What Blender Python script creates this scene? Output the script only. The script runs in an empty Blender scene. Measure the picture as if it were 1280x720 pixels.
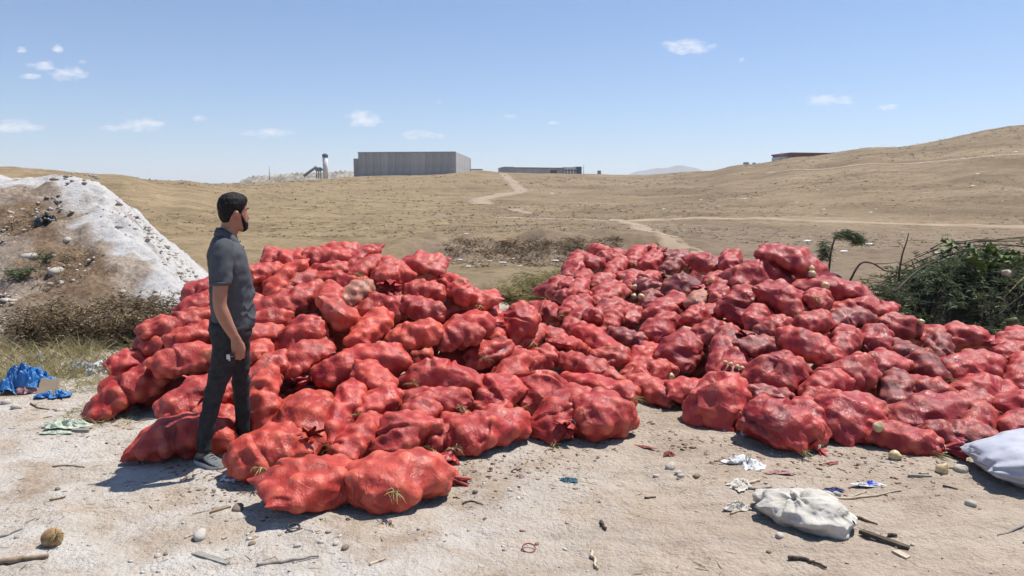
import bpy, math, random
import numpy as np
from mathutils import Vector, Matrix

# ------------------------------------------------------------------ camera, sky, sun, exposure
SC = bpy.context.scene
COL = SC.collection
CAM_H = 1.70
FOC = 925.0                       # focal length in pixels of a 1280 px wide frame
PITCH = math.atan(110.0 / FOC)    # horizon at row 250 of 720
cam_d = bpy.data.cameras.new('camera')
cam_d.sensor_width = 36.0
cam_d.lens = FOC / 1280.0 * 36.0
cam_d.clip_start = 0.05
cam_d.clip_end = 20000.0
cam = bpy.data.objects.new('camera', cam_d)
COL.objects.link(cam)
cam.location = (0, 0, CAM_H)
cam.rotation_euler = (math.pi / 2 - PITCH, 0, 0)
SC.camera = cam
SC.cycles.use_denoising = True
SC.cycles.max_bounces = 5
SC.cycles.diffuse_bounces = 1
SC.cycles.use_adaptive_sampling = True
SC.cycles.adaptive_threshold = 0.02
SC.cycles.volume_bounces = 1
SC.cycles.volume_step_rate = 4.0
SC.view_settings.view_transform = 'Standard'
SC.view_settings.look = 'None'
SC.view_settings.exposure = 0.40
SC.view_settings.gamma = 1.0
SC.view_settings.use_curve_mapping = False

SUN_DIR = Vector((0.66, 0.47, 1.75)).normalized()      # towards the sun
SUN_EL = math.asin(SUN_DIR.z)
SUN_AZ = math.atan2(SUN_DIR.x, SUN_DIR.y)              # clockwise from +Y

W = bpy.data.worlds.new('World')
SC.world = W
W.use_nodes = True
nt = W.node_tree
nt.nodes.clear()
N = nt.nodes.new
L = nt.links.new
sky = N('ShaderNodeTexSky')
sky.sky_type = 'NISHITA'
sky.sun_disc = False
sky.sun_elevation = SUN_EL
sky.sun_rotation = SUN_AZ
sky.altitude = 900
sky.air_density = 1.0
sky.dust_density = 0.7
sky.ozone_density = 2.4
bg = N('ShaderNodeBackground')
bg.inputs['Strength'].default_value = 0.093
out = N('ShaderNodeOutputWorld')
L(bg.outputs[0], out.inputs[0])

# small fair-weather clouds low in the sky, by direction: (azimuth tangent, height tangent, half sizes)
CLOUDS = [(855, 58, 34, 10, .62), (1028, 125, 36, 8, .5), (1100, 134, 15, 5, .3), (102, 92, 28, 9, .6), (72, 82, 24, 7, .5),
          (53, 96, 18, 5, .4), (121, 76, 9, 6, .35), (90, 62, 9, 8, .4), (45, 63, 10, 5, .25), (22, 158, 48, 9, .55),
          (187, 157, 34, 10, .6), (150, 160, 20, 6, .25), (260, 148, 14, 5, .4), (340, 166, 36, 7, .5), (458, 149, 24, 12, .6),
          (528, 169, 30, 7, .42), (918, 75, 7, 5, .25), (550, 128, 8, 4, .3), (638, 145, 14, 4, .22), (690, 153, 12, 4, .22),
          (1330, 100, 60, 12, .5), (-120, 120, 70, 12, .5), (-300, 60, 50, 14, .5), (1550, 40, 60, 16, .5)]


def math_n(op, a, b=None, clamp=False):
    m = N('ShaderNodeMath')
    m.operation = op
    m.use_clamp = clamp
    for i, v in enumerate((a, b)):
        if v is None:
            continue
        if isinstance(v, (int, float)):
            m.inputs[i].default_value = v
        else:
            L(v, m.inputs[i])
    return m.outputs[0]


tc = N('ShaderNodeTexCoord')
sep = N('ShaderNodeSeparateXYZ')
L(tc.outputs['Generated'], sep.inputs[0])
ysafe = math_n('MAXIMUM', sep.outputs['Y'], 0.05)
ta = math_n('DIVIDE', sep.outputs['X'], ysafe)
te = math_n('DIVIDE', sep.outputs['Z'], ysafe)
comb = N('ShaderNodeCombineXYZ')
L(math_n('MULTIPLY', ta, 1.0), comb.inputs[0])
L(math_n('MULTIPLY', te, 2.2), comb.inputs[1])
nz = N('ShaderNodeTexNoise')
nz.inputs['Scale'].default_value = 46.0
nz.inputs['Detail'].default_value = 6.0
nz.inputs['Roughness'].default_value = 0.62
L(comb.outputs[0], nz.inputs['Vector'])
nzc = math_n('SUBTRACT', nz.outputs['Fac'], 0.5)
dirc = N('ShaderNodeCombineXYZ')
L(ta, dirc.inputs[0])
L(te, dirc.inputs[1])
total = None
for (px, py, hw, hh, amt) in CLOUDS:
    a0 = (px - 640) / FOC
    e0 = -math.tan(PITCH + math.atan((py - 360) / FOC))
    ma = N('ShaderNodeVectorMath')
    ma.operation = 'MULTIPLY_ADD'
    L(dirc.outputs[0], ma.inputs[0])
    su, sv = FOC / hw, FOC / hh
    ma.inputs[1].default_value = (su, sv, 0)
    ma.inputs[2].default_value = (-a0 * su, -e0 * sv, math.sqrt(max(0, .72 - amt)))
    dt = N('ShaderNodeVectorMath')
    dt.operation = 'DOT_PRODUCT'
    L(ma.outputs[0], dt.inputs[0])
    L(ma.outputs[0], dt.inputs[1])
    total = dt.outputs['Value'] if total is None else math_n('MINIMUM', total, dt.outputs['Value'])
near_c = math_n('SUBTRACT', 1.7, math_n('MULTIPLY', total, .7), True)
total = math_n('ADD', math_n('SUBTRACT', 1.0, total), math_n('MULTIPLY', nzc, 3.4))
total = math_n('MULTIPLY', math_n('MULTIPLY', total, .62, True), near_c)
mixc = N('ShaderNodeMix')
mixc.data_type = 'RGBA'
L(total, mixc.inputs['Factor'])
tint = N('ShaderNodeMix')
tint.data_type = 'RGBA'
tint.blend_type = 'MULTIPLY'
tint.inputs['Factor'].default_value = 1.0
L(sky.outputs[0], tint.inputs['A'])
tint.inputs['B'].default_value = (.80, .93, 1.08, 1)      # the camera's white balance
L(tint.outputs['Result'], mixc.inputs['A'])
mixc.inputs['B'].default_value = (8.4, 8.4, 8.8, 1)
L(mixc.outputs['Result'], bg.inputs['Color'])

sun_d = bpy.data.lights.new('sun', 'SUN')
sun_d.energy = 5.0
sun_d.angle = math.radians(0.53)
sun_d.color = (1.0, 0.955, 0.89)
sun = bpy.data.objects.new('sun', sun_d)
COL.objects.link(sun)
sun.rotation_euler = (-SUN_DIR).to_track_quat('-Z', 'Y').to_euler()
sun.location = (5, 5, 30)

# ------------------------------------------------------------------ helpers
rng = np.random.default_rng(7)
random.seed(7)


def ray(px, py):
    """unit direction through a pixel of the 1280x720 photograph"""
    c = Vector(((px - 640) / FOC, -(py - 360) / FOC, -1.0))
    return (cam.rotation_euler.to_matrix() @ c)


def at_y(px, py, y):
    r = ray(px, py)
    s = y / r.y
    return Vector((r.x * s, y, CAM_H + r.z * s))


def on_ground(px, py, z=0.0):
    r = ray(px, py)
    s = (z - CAM_H) / r.z
    return Vector((r.x * s, r.y * s, z))


def fade(t):
    return t * t * t * (t * (t * 6 - 15) + 10)


def _hash(ix, iy, iz, seed):
    h = (ix * 374761393 + iy * 668265263 + iz * 2147483647 + seed * 974634541) & 0xffffffff
    h = ((h ^ (h >> 13)) * 1274126177) & 0xffffffff
    h = h ^ (h >> 16)
    return (h & 0xffff) / 32767.5 - 1.0


def noise3(p, seed=0):
    """value noise, -1..1, p (n,3)"""
    p = np.asarray(p, dtype=np.float64)
    i = np.floor(p).astype(np.int64)
    f = fade(p - i)
    r = 0
    for dx in (0, 1):
        wx = f[:, 0] if dx else 1 - f[:, 0]
        for dy in (0, 1):
            wy = f[:, 1] if dy else 1 - f[:, 1]
            for dz in (0, 1):
                wz = f[:, 2] if dz else 1 - f[:, 2]
                r = r + wx * wy * wz * _hash(i[:, 0] + dx, i[:, 1] + dy, i[:, 2] + dz, seed)
    return r


def fbm(p, seed=0, octaves=4, gain=.5):
    p = np.asarray(p, dtype=np.float64)
    a, s, r = 1.0, 1.0, 0
    for o in range(octaves):
        r = r + a * noise3(p * s + 17.3 * o, seed + o)
        a *= gain
        s *= 2.03
    return r


def mesh(name, v, f, mat=None, smooth=True):
    """v (n,3); f list of tuples or an (m,k) array"""
    me = bpy.data.meshes.new(name)
    v = np.asarray(v, dtype=np.float32)
    if isinstance(f, np.ndarray):
        m, k = f.shape
        me.vertices.add(len(v))
        me.vertices.foreach_set('co', v.ravel())
        me.loops.add(m * k)
        me.loops.foreach_set('vertex_index', f.astype(np.int32).ravel())
        me.polygons.add(m)
        me.polygons.foreach_set('loop_start', np.arange(0, m * k, k, dtype=np.int32))
        me.polygons.foreach_set('loop_total', np.full(m, k, dtype=np.int32))
        me.update(calc_edges=True)
        me.validate()
    else:
        me.from_pydata(v.tolist(), [], f)
        me.update()
    if smooth:
        me.polygons.foreach_set('use_smooth', np.ones(len(me.polygons), dtype=bool))
    if mat:
        me.materials.append(mat)
    return me


def attr(me, name, vals):
    a = me.attributes.new(name, 'FLOAT', 'POINT')
    a.data.foreach_set('value', np.asarray(vals, dtype=np.float32))


def link(name, me, parent=None, loc=None, rot=None):
    o = bpy.data.objects.new(name, me)
    COL.objects.link(o)
    if parent is not None:
        o.parent = parent
    if loc is not None:
        o.location = loc
    if rot is not None:
        o.rotation_euler = rot
    return o


def tag(o, label, cat, group=None):
    o['label'] = label
    o['category'] = cat
    if group:
        o['group'] = group
    return o


def empty(name, loc=(0, 0, 0), rz=0.0):
    o = bpy.data.objects.new(name, None)
    COL.objects.link(o)
    o.location = loc
    o.rotation_euler = (0, 0, rz)
    o.empty_display_size = .1
    return o


def kind(o, k):
    o['kind'] = k
    return o


def grid_faces(nu, nv, wrap_v=False):
    """quads of a (nu x nv) vertex grid"""
    i = np.arange(nu - 1)[:, None]
    j = np.arange(nv if wrap_v else nv - 1)[None, :]
    j2 = (j + 1) % nv
    a = i * nv + j
    b = i * nv + j2
    c = (i + 1) * nv + j2
    d = (i + 1) * nv + j
    return np.stack([a, b, c, d], -1).reshape(-1, 4)


class Buf:
    """collects pieces of ONE object's mesh"""

    def __init__(s):
        s.v, s.f, s.n = [], [], 0

    def add(s, v, f):
        v = np.asarray(v, dtype=float)
        s.v.append(v)
        for q in (f.tolist() if isinstance(f, np.ndarray) else f):
            s.f.append(tuple(x + s.n for x in q))
        s.n += len(v)
        return s

    def box(s, c, d, rz=0):
        c = np.array(c)
        d = np.array(d) / 2
        v = np.array([[x, y, z] for x in (-1, 1) for y in (-1, 1) for z in (-1, 1)]) * d
        if rz:
            co, si = math.cos(rz), math.sin(rz)
            v = v @ np.array([[co, si, 0], [-si, co, 0], [0, 0, 1]])
        return s.add(v + c, [(0, 1, 3, 2), (4, 6, 7, 5), (0, 4, 5, 1), (2, 3, 7, 6), (0, 2, 6, 4), (1, 5, 7, 3)])

    def tube(s, pts, rad, n=8, side=None, cap=True):
        v, f = tube(pts, rad, n, side, cap)
        return s.add(v, f)

    def mesh(s, name, mat, smooth=True):
        return mesh(name, np.concatenate(s.v), s.f, mat, smooth)


def tube(pts, rad, n=8, side=None, cap=True):
    """tube through pts; rad: number, list, or list of (along cross(T,side), along side)"""
    pts = np.asarray(pts, dtype=float)
    m = len(pts)
    if np.isscalar(rad):
        rad = [rad] * m
    t = np.gradient(pts, axis=0)
    t /= np.linalg.norm(t, axis=1)[:, None] + 1e-9
    ref = np.array(side if side is not None else (0.13, 0.93, 0.34), dtype=float)
    vs = []
    for k in range(m):
        b = np.cross(ref, t[k])
        if np.linalg.norm(b) < 1e-4:
            b = np.cross((1, 0, 0.01), t[k])
        b /= np.linalg.norm(b)
        c = np.cross(t[k], b)
        r = rad[k] if hasattr(rad[k], '__len__') else (rad[k], rad[k])
        a = np.arange(n) * 2 * math.pi / n
        vs.append(pts[k] + np.outer(np.cos(a) * r[0], b) + np.outer(np.sin(a) * r[1], c))
    v = np.concatenate(vs)
    f = [tuple(q) for q in grid_faces(m, n, True).tolist()]
    if cap:
        f.append(tuple(range(n - 1, -1, -1)))
        f.append(tuple((m - 1) * n + k for k in range(n)))
    return v, f


def smoothstep(a, b, x):
    t = np.clip((x - a) / (b - a), 0, 1)
    return t * t * (3 - 2 * t)


# ------------------------------------------------------------------ materials
def new_mat(name):
    m = bpy.data.materials.new(name)
    m.use_nodes = True
    t = m.node_tree
    b = t.nodes['Principled BSDF']
    return m, t, b


def node(t, typ, **kw):
    n = t.nodes.new(typ)
    for k, v in kw.items():
        setattr(n, k, v)
    return n


def ramp(t, fac, stops):
    r = node(t, 'ShaderNodeValToRGB')
    e = r.color_ramp.elements
    while len(e) < len(stops):
        e.new(0.5)
    for k, (p, c) in enumerate(stops):
        e[k].position = p
        e[k].color = (*c, 1) if len(c) == 3 else c
    t.links.new(fac, r.inputs[0])
    return r.outputs[0]


def noise_n(t, scale, detail=5, rough=.6, vec=None, dist=0.0):
    n = node(t, 'ShaderNodeTexNoise')
    n.inputs['Scale'].default_value = scale
    n.inputs['Detail'].default_value = detail
    n.inputs['Roughness'].default_value = rough
    n.inputs['Distortion'].default_value = dist
    if vec is not None:
        t.links.new(vec, n.inputs['Vector'])
    return n.outputs['Fac']


def mixc_n(t, fac, a, b, mode='MIX'):
    m = node(t, 'ShaderNodeMix', data_type='RGBA', blend_type=mode)
    for key, v in (('Factor', fac), ('A', a), ('B', b)):
        if isinstance(v, (int, float)):
            m.inputs[key].default_value = v
        elif isinstance(v, tuple):
            m.inputs[key].default_value = (*v, 1) if len(v) == 3 else v
        else:
            t.links.new(v, m.inputs[key])
    return m.outputs['Result']


def bump_n(t, b, h, strength=.4, dist=.02):
    n = node(t, 'ShaderNodeBump')
    n.inputs['Strength'].default_value = strength
    n.inputs['Distance'].default_value = dist
    t.links.new(h, n.inputs['Height'])
    t.links.new(n.outputs[0], b.inputs['Normal'])


def simple_mat(name, c1, c2, scale=8, rough=.8, bump=.3, bdist=.01, coords='Object', spec=.3, lo=.35, hi=.65, trans=0):
    """two-tone noise colour with fine relief"""
    m, t, b = new_mat(name)
    co = node(t, 'ShaderNodeTexCoord').outputs[coords]
    f = noise_n(t, scale, 6, .65, co)
    t.links.new(ramp(t, f, [(lo, c1), (hi, c2)]), b.inputs['Base Color'])
    b.inputs['Roughness'].default_value = rough
    b.inputs['Specular IOR Level'].default_value = spec
    if trans:
        b.inputs['Transmission Weight'].default_value = 0
    if bump:
        bump_n(t, b, noise_n(t, scale * 3.1, 5, .6, co), bump, bdist)
    return m


def leaf_mat(name, cols, rough=.6, trans=.25):
    """per-leaf tone by random island, with some light passing through"""
    m, t, b = new_mat(name)
    g = node(t, 'ShaderNodeNewGeometry')
    k = len(cols)
    c = ramp(t, g.outputs['Random Per Island'], [(i / max(1, k - 1), cols[i]) for i in range(k)])
    co = node(t, 'ShaderNodeTexCoord').outputs['Object']
    c = mixc_n(t, .6, c, ramp(t, noise_n(t, 2.2, 4, .6, co), [(.3, (.55, .55, .55)), (.7, (1.25, 1.25, 1.25))]), 'MULTIPLY')
    t.links.new(c, b.inputs['Base Color'])
    b.inputs['Roughness'].default_value = rough
    b.inputs['Specular IOR Level'].default_value = .25
    tr = node(t, 'ShaderNodeBsdfTranslucent')
    t.links.new(c, tr.inputs['Color'])
    mx = node(t, 'ShaderNodeMixShader')
    mx.inputs[0].default_value = trans
    t.links.new(b.outputs[0], mx.inputs[1])
    t.links.new(tr.outputs[0], mx.inputs[2])
    t.links.new(mx.outputs[0], t.nodes['Material Output'].inputs['Surface'])
    return m
# ------------------------------------------------------------------ terrain
T_D = np.array([0, 9, 13, 18, 22, 27, 30, 36, 45, 60, 80, 110, 150, 200, 260, 340, 600, 1500, 6000], float)
T_COL = {   # column (pixel) -> heights at the distances above
    -400: [0, 0, 0, .1, .3, .6, .9, 1.6, 2.6, 4.2, 5.8, 6.2, 6.0, 6, 6, 5, 2, -5, -30],
    0:    [0, 0, 0, .05, .2, .4, .6, 1.0, 1.8, 3.3, 5.2, 5.4, 5.4, 5, 5, 5, 2, -5, -30],
    150:  [0, 0, 0, 0, .05, .2, .3, .7, 1.4, 2.7, 4.5, 4.9, 5.0, 5, 5, 5, 2, -5, -30],
    230:  [0, 0, 0, -.05, -.05, .05, .1, .35, .9, 1.9, 3.2, 4.55, 4.8, 5.2, 5.8, 6, 3, -5, -30],
    300:  [0, 0, 0, -.1, -.2, -.1, 0, .15, .5, 1.05, 2.0, 3.5, 4.9, 5.8, 7.0, 7, 4, -5, -30],
    400:  [0, 0, 0, -.15, -.3, -.25, -.1, .1, .35, .8, 1.5, 3.0, 5.2, 7.0, 8.2, 8, 5, -5, -30],
    450:  [0, 0, 0, -.2, -.3, -.3, -.05, .2, .35, .6, 1.2, 2.6, 5.2, 7.8, 9.6, 9, 5, -5, -30],
    580:  [0, 0, -.02, -.25, -.35, -.4, .22, .3, .35, .45, .9, 2.1, 4.8, 8.2, 11.8, 11, 6, -5, -30],
    700:  [0, 0, -.05, -.25, -.4, -.45, .3, .3, .3, .35, .8, 1.8, 4.2, 7.4, 10.9, 11.2, 6, -5, -30],
    790:  [0, 0, -.05, -.25, -.4, -.45, .3, .3, .25, .35, .8, 1.8, 3.9, 6.9, 10.4, 10.6, 6, -5, -30],
    860:  [0, 0, -.05, -.2, -.35, -.35, .0, .2, .25, .4, .9, 2.2, 4.6, 8.6, 11.4, 11, 6, -5, -30],
    930:  [0, 0, -.05, -.2, -.35, -.35, -.2, .05, .15, .45, 1.2, 3.0, 6.2, 11.0, 12, 11, 6, -5, -30],
    1000: [0, 0, -.05, -.2, -.4, -.4, -.35, -.15, .0, .5, 1.6, 4.0, 8.2, 13.1, 13.6, 12, 6, -5, -30],
    1100: [0, 0, -.05, -.2, -.4, -.4, -.35, -.25, -.05, .6, 2.0, 5.2, 10.4, 15.9, 16, 13, 6, -5, -30],
    1280: [0, 0, -.05, -.2, -.4, -.45, -.4, -.3, -.12, .7, 2.9, 7.2, 14.2, 21.8, 21, 15, 6, -5, -30],
    1700: [0, 0, -.05, -.2, -.4, -.4, -.4, -.2, .1, 1.6, 4.6, 10.5, 19.0, 27, 27, 18, 6, -5, -30],
}
T_PX = np.array(sorted(T_COL))
T_T = (T_PX - 640) / FOC
T_Z = np.array([T_COL[k] for k in sorted(T_COL)], float)


def terrain_base(x, y):
    x = np.asarray(x, float)
    y = np.asarray(y, float)
    yy = np.maximum(y, .5)
    t = np.clip(x / yy, T_T[0], T_T[-1])
    d = np.clip(yy, 0, T_D[-1])
    ci = np.clip(np.searchsorted(T_T, t) - 1, 0, len(T_T) - 2)
    di = np.clip(np.searchsorted(T_D, d) - 1, 0, len(T_D) - 2)
    a = (t - T_T[ci]) / (T_T[ci + 1] - T_T[ci])
    a = a * a * (3 - 2 * a)
    b = (d - T_D[di]) / (T_D[di + 1] - T_D[di])
    z = (T_Z[ci, di] * (1 - a) + T_Z[ci + 1, di] * a) * (1 - b) + (T_Z[ci, di + 1] * (1 - a) + T_Z[ci + 1, di + 1] * a) * b
    return np.where(y < 1, 0, z)


def terrain(x, y):
    x = np.atleast_1d(np.asarray(x, float))
    y = np.atleast_1d(np.asarray(y, float))
    z = terrain_base(x, y)
    r = np.hypot(x, y)
    p = np.stack([x, y, 0 * x], 1)
    near = 1 - smoothstep(9, 16, r)
    z = z + near * (.016 * fbm(p * 1.1, 3, 3) + .010 * fbm(p * 5.0, 5, 4, .6))
    st_ = np.stack([(x * .95 + y * .3) * .55, (y * .95 - x * .3) * 5.0, 0 * x], 1)
    z = z + near * .007 * fbm(st_, 7, 4, .6)
    far = smoothstep(12, 30, r) * (1 - smoothstep(900, 1500, r))
    z = z + far * (np.minimum(.04 + .0010 * r, .35)) * fbm(p * .08, 11, 5, .5)
    z = z + far * .05 * fbm(p * .9, 21, 3) * (1 - smoothstep(90, 140, r))
    # the cut bank of the gully is ragged
    bank = np.exp(-((y - 28.5) / 3.0) ** 2) * smoothstep(-6.5, -3, x) * (1 - smoothstep(5.5, 8, x))
    z = z + bank * .28 * fbm(p * .7, 31, 4)
    return z


def tz(x, y):
    return float(terrain([x], [y])[0])


def hit_terrain(px, py, dmin=8.0, dmax=400.0):
    """where the sight line through a pixel meets the land"""
    r = ray(px, py)
    d = np.geomspace(dmin, dmax, 900)
    s = d / r.y
    zr = CAM_H + r.z * s
    z = terrain(r.x * s, d)
    k = np.nonzero(z >= zr)[0]
    k = k[0] if len(k) else len(d) - 1
    return Vector((r.x * s[k], d[k], z[k]))


# ground sheet: a fan of cells that are small near the pad and grow with distance
ang = np.concatenate([np.linspace(-180, -52, 33)[:-1], np.linspace(-52, 52, 521), np.linspace(52, 180, 33)[1:]])
ang = np.radians(ang)
rad = np.concatenate([[0.4], np.geomspace(1.2, 2.8, 10)[:-1], np.geomspace(2.8, 8, 150)[:-1], np.geomspace(8, 60, 170)[:-1],
                      np.geomspace(60, 400, 130)[:-1], np.geomspace(400, 6300, 40)])
A, R_ = np.meshgrid(ang, rad)
gx = (np.sin(A) * R_).ravel()
gy = (np.cos(A) * R_).ravel()
gz = terrain(gx, gy)
gv = np.stack([gx, gy, gz], 1)
gf = grid_faces(len(rad), len(ang))[:, ::-1]

m, t, b = new_mat('ground_dirt')
co = node(t, 'ShaderNodeTexCoord').outputs['Object']
pad = node(t, 'ShaderNodeAttribute', attribute_name='pad').outputs['Fac']
dust = node(t, 'ShaderNodeAttribute', attribute_name='dust').outputs['Fac']
soil = node(t, 'ShaderNodeAttribute', attribute_name='soil').outputs['Fac']
gold = node(t, 'ShaderNodeAttribute', attribute_name='gold').outputs['Fac']
# pad: trodden clay with a pale dust
n1 = noise_n(t, 1.3, 5, .65, co, .4)
n2 = noise_n(t, 14, 6, .7, co)
n3 = noise_n(t, 75, 4, .7, co)
dirt = ramp(t, n1, [(.32, (.36, .282, .212)), (.5, (.435, .352, .275)), (.68, (.49, .41, .33))])
dirt = mixc_n(t, .5, dirt, ramp(t, n2, [(.3, (.66, .64, .62)), (.5, (1, 1, 1)), (.72, (1.14, 1.13, 1.1))]), 'MULTIPLY')
mpg = node(t, 'ShaderNodeMapping')
mpg.inputs['Rotation'].default_value = (0, 0, .3)
mpg.inputs['Scale'].default_value = (.5, 3.2, 1)
t.links.new(co, mpg.inputs['Vector'])
n4 = noise_n(t, 2.2, 5, .72, mpg.outputs[0], .4)
dirt = mixc_n(t, .7, dirt, ramp(t, n4, [(.34, (.72, .69, .66)), (.5, (1, 1, 1)), (.68, (1.12, 1.12, 1.1))]), 'MULTIPLY')
dirt = mixc_n(t, .45, dirt, ramp(t, n3, [(.28, (.6, .57, .53)), (.48, (1, 1, 1)), (.75, (1.2, 1.18, 1.15))]), 'MULTIPLY')
d2 = node(t, 'ShaderNodeMath', operation='MULTIPLY')
t.links.new(dust, d2.inputs[0])
t.links.new(ramp(t, noise_n(t, 1.9, 6, .7, co, .6), [(.38, (0, 0, 0)), (.62, (1, 1, 1))]), d2.inputs[1])
dirt = mixc_n(t, d2.outputs[0], dirt, (.56, .525, .475))
# dry steppe
g1 = noise_n(t, .06, 7, .62, co, .5)
steppe = ramp(t, g1, [(.33, (.165, .122, .075)), (.5, (.22, .166, .104)), (.66, (.28, .215, .138))])
steppe = mixc_n(t, gold, steppe, ramp(t, noise_n(t, .25, 6, .65, co), [(.3, (.21, .155, .088)), (.7, (.30, .228, .135))]))
steppe = mixc_n(t, .55, steppe, ramp(t, noise_n(t, 1.6, 5, .75, co), [(.3, (.62, .6, .58)), (.5, (1, 1, 1)), (.7, (1.25, 1.24, 1.22))]), 'MULTIPLY')
steppe = mixc_n(t, .8, steppe, ramp(t, noise_n(t, 4, 6, .75, co), [(.3, (.5, .5, .5)), (.5, (1, 1, 1)), (.7, (1.2, 1.2, 1.2))]), 'MULTIPLY')
steppe = mixc_n(t, .6, steppe, ramp(t, noise_n(t, .22, 4, .7, co, .8), [(.36, (.66, .63, .6)), (.5, (1, 1, 1)), (.66, (1.2, 1.19, 1.16))]), 'MULTIPLY')
vt = node(t, 'ShaderNodeTexVoronoi', feature='F1')
vt.inputs['Scale'].default_value = .85
t.links.new(co, vt.inputs['Vector'])
steppe = mixc_n(t, 1.0, steppe, ramp(t, vt.outputs['Distance'], [(.10, (.55, .53, .5)), (.24, (1, 1, 1))]), 'MULTIPLY')
eroded = ramp(t, noise_n(t, 1.4, 5, .75, co), [(.3, (.12, .085, .06)), (.55, (.24, .18, .13)), (.75, (.33, .27, .21))])
land = mixc_n(t, soil, steppe, eroded)
t.links.new(mixc_n(t, pad, land, dirt), b.inputs['Base Color'])
b.inputs['Roughness'].default_value = .95
b.inputs['Specular IOR Level'].default_value = .1
bh = node(t, 'ShaderNodeMath', operation='ADD')
t.links.new(n2, bh.inputs[0])
mm = node(t, 'ShaderNodeMath', operation='MULTIPLY')
t.links.new(n3, mm.inputs[0])
mm.inputs[1].default_value = .5
t.links.new(mm.outputs[0], bh.inputs[1])
vo = node(t, 'ShaderNodeTexVoronoi', feature='F1')
vo.inputs['Scale'].default_value = 38
t.links.new(co, vo.inputs['Vector'])
va = node(t, 'ShaderNodeMath', operation='MULTIPLY_ADD')
t.links.new(vo.outputs['Distance'], va.inputs[0])
va.inputs[1].default_value = -.35
t.links.new(bh.outputs[0], va.inputs[2])
bump_n(t, b, va.outputs[0], .9, .035)
M_GROUND = m

gme = mesh('ground', gv, gf, M_GROUND)
rr = np.hypot(gx, gy)
pn = fbm(np.stack([gx, gy, 0 * gx], 1) * .35, 41, 4)
attr(gme, 'pad', 1 - smoothstep(11, 17, gy + 2.0 * pn + np.maximum(0, np.abs(gx) - 6) * .35))
attr(gme, 'dust', np.clip((1 - smoothstep(-1.6, 1.4, gx + .6 * pn)) * .95 + .12, 0, 1) * (1 - smoothstep(7, 9, gy)))
bankm = np.exp(-((gy - 27.6 - .25 * pn) / 2.3) ** 2) * smoothstep(-5, -2.5, gx) * (1 - smoothstep(5, 6.5, gx))
grey = smoothstep(16, 22, gy) * (1 - smoothstep(40, 52, gy)) * smoothstep(4, 9, gx) * .55
attr(gme, 'soil', np.clip(np.maximum(bankm, grey) + .25 * pn * (bankm > .2), 0, 1))
attr(gme, 'gold', np.clip((1 - smoothstep(-.25, .12, gx / np.maximum(gy, 1) + .12 * pn)) * .95, 0, 1))
ground = kind(link('ground', gme), 'structure')

# ------------------------------------------------------------------ embankment of dirt and white lime powder at the left
def mound_z(x, y):
    zf = (y - 8.75) * .51
    zr = (-.402 * y - x) * 1.05
    k = .16
    h = np.clip(.5 + .5 * (zr - zf) / k, 0, 1)
    z = zr * (1 - h) + zf * h - k * h * (1 - h)
    top = 2.26 - .035 * np.maximum(y - 13.3, 0)
    zb = (16.0 - y) * .8
    h = np.clip(.5 + .5 * (zb - z) / .2, 0, 1)
    z = zb * (1 - h) + z * h - .2 * h * (1 - h)
    k = .35
    h = np.clip(.5 + .5 * (top - z) / k, 0, 1)
    z = top * (1 - h) + z * h - k * h * (1 - h)
    return z, zf, zr


def lime_line(x):
    return np.interp(x, [-12, -9, -8, -6.9, -5.66, -4.2], [2.12, 1.97, 1.80, 1.52, .95, .36])


mx, my = np.meshgrid(np.linspace(-19, -3.6, 260), np.linspace(7.6, 24, 260))
mx = mx.ravel()
my = my.ravel()
mz, zf, zr = mound_z(mx, my)
mp = np.stack([mx, my, 0 * mx], 1)
w_line = lime_line(mx)
white = smoothstep(-.08, .12, mz - w_line + .26 * fbm(mp * .9, 51, 5, .6))
white = np.maximum(white, smoothstep(.10, .36, zf - zr + .1 * fbm(mp * 1.3, 59, 3)) * (mz > .05))
white = white * (1 - .6 * smoothstep(.35, .6, fbm(mp * 1.5, 56, 4, .6)))
rough = .060 * fbm(mp * 1.6, 53, 5, .62) + (1 - white) * .06 * np.abs(fbm(mp * 3.5, 54, 4, .6))
# gullies run down the powder
flank = (zr < zf + .25)
rough = rough - white * flank * .09 * np.abs(fbm(np.stack([mx * .6, my * 3.0, 0 * mx], 1), 57, 4, .6))
mz = mz + rough * np.clip(mz * 2 + .3, 0, 1.2)
mme = mesh('embankment', np.stack([mx, my, mz], 1), grid_faces(260, 260), None)
attr(mme, 'white', white)
scr = smoothstep(.05, .3, fbm(mp * .8, 58, 4) - .1 + 1.0 * np.exp(-((mz + .28 - w_line) / .30) ** 2)) * (1 - white) * smoothstep(.2, .5, mz) * (1 - smoothstep(12.6, 13.2, my)) * .8
attr(mme, 'scrub', scr)
m, t, b = new_mat('embankment_soil')
co = node(t, 'ShaderNodeTexCoord').outputs['Object']
wa = node(t, 'ShaderNodeAttribute', attribute_name='white').outputs['Fac']
sa = node(t, 'ShaderNodeAttribute', attribute_name='scrub').outputs['Fac']
n1 = noise_n(t, 2.0, 5, .7, co)
n2 = noise_n(t, 16, 6, .75, co)
soilc = ramp(t, n1, [(.3, (.20, .150, .112)), (.5, (.275, .22, .172)), (.7, (.345, .288, .232))])
soilc = mixc_n(t, .8, soilc, ramp(t, n2, [(.3, (.55, .53, .5)), (.5, (1, 1, 1)), (.68, (1.5, 1.5, 1.5))]), 'MULTIPLY')
soilc = mixc_n(t, sa, soilc, ramp(t, n2, [(.3, (.10, .065, .04)), (.6, (.235, .15, .085)), (.75, (.30, .21, .13))]))
lime = ramp(t, n2, [(.25, (.33, .31, .29)), (.45, (.47, .455, .44)), (.7, (.55, .54, .53))])
lime = mixc_n(t, .6, lime, ramp(t, noise_n(t, 4.5, 6, .7, co, 1.0), [(.3, (.5, .46, .42)), (.46, (1, 1, 1))]), 'MULTIPLY')
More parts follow.
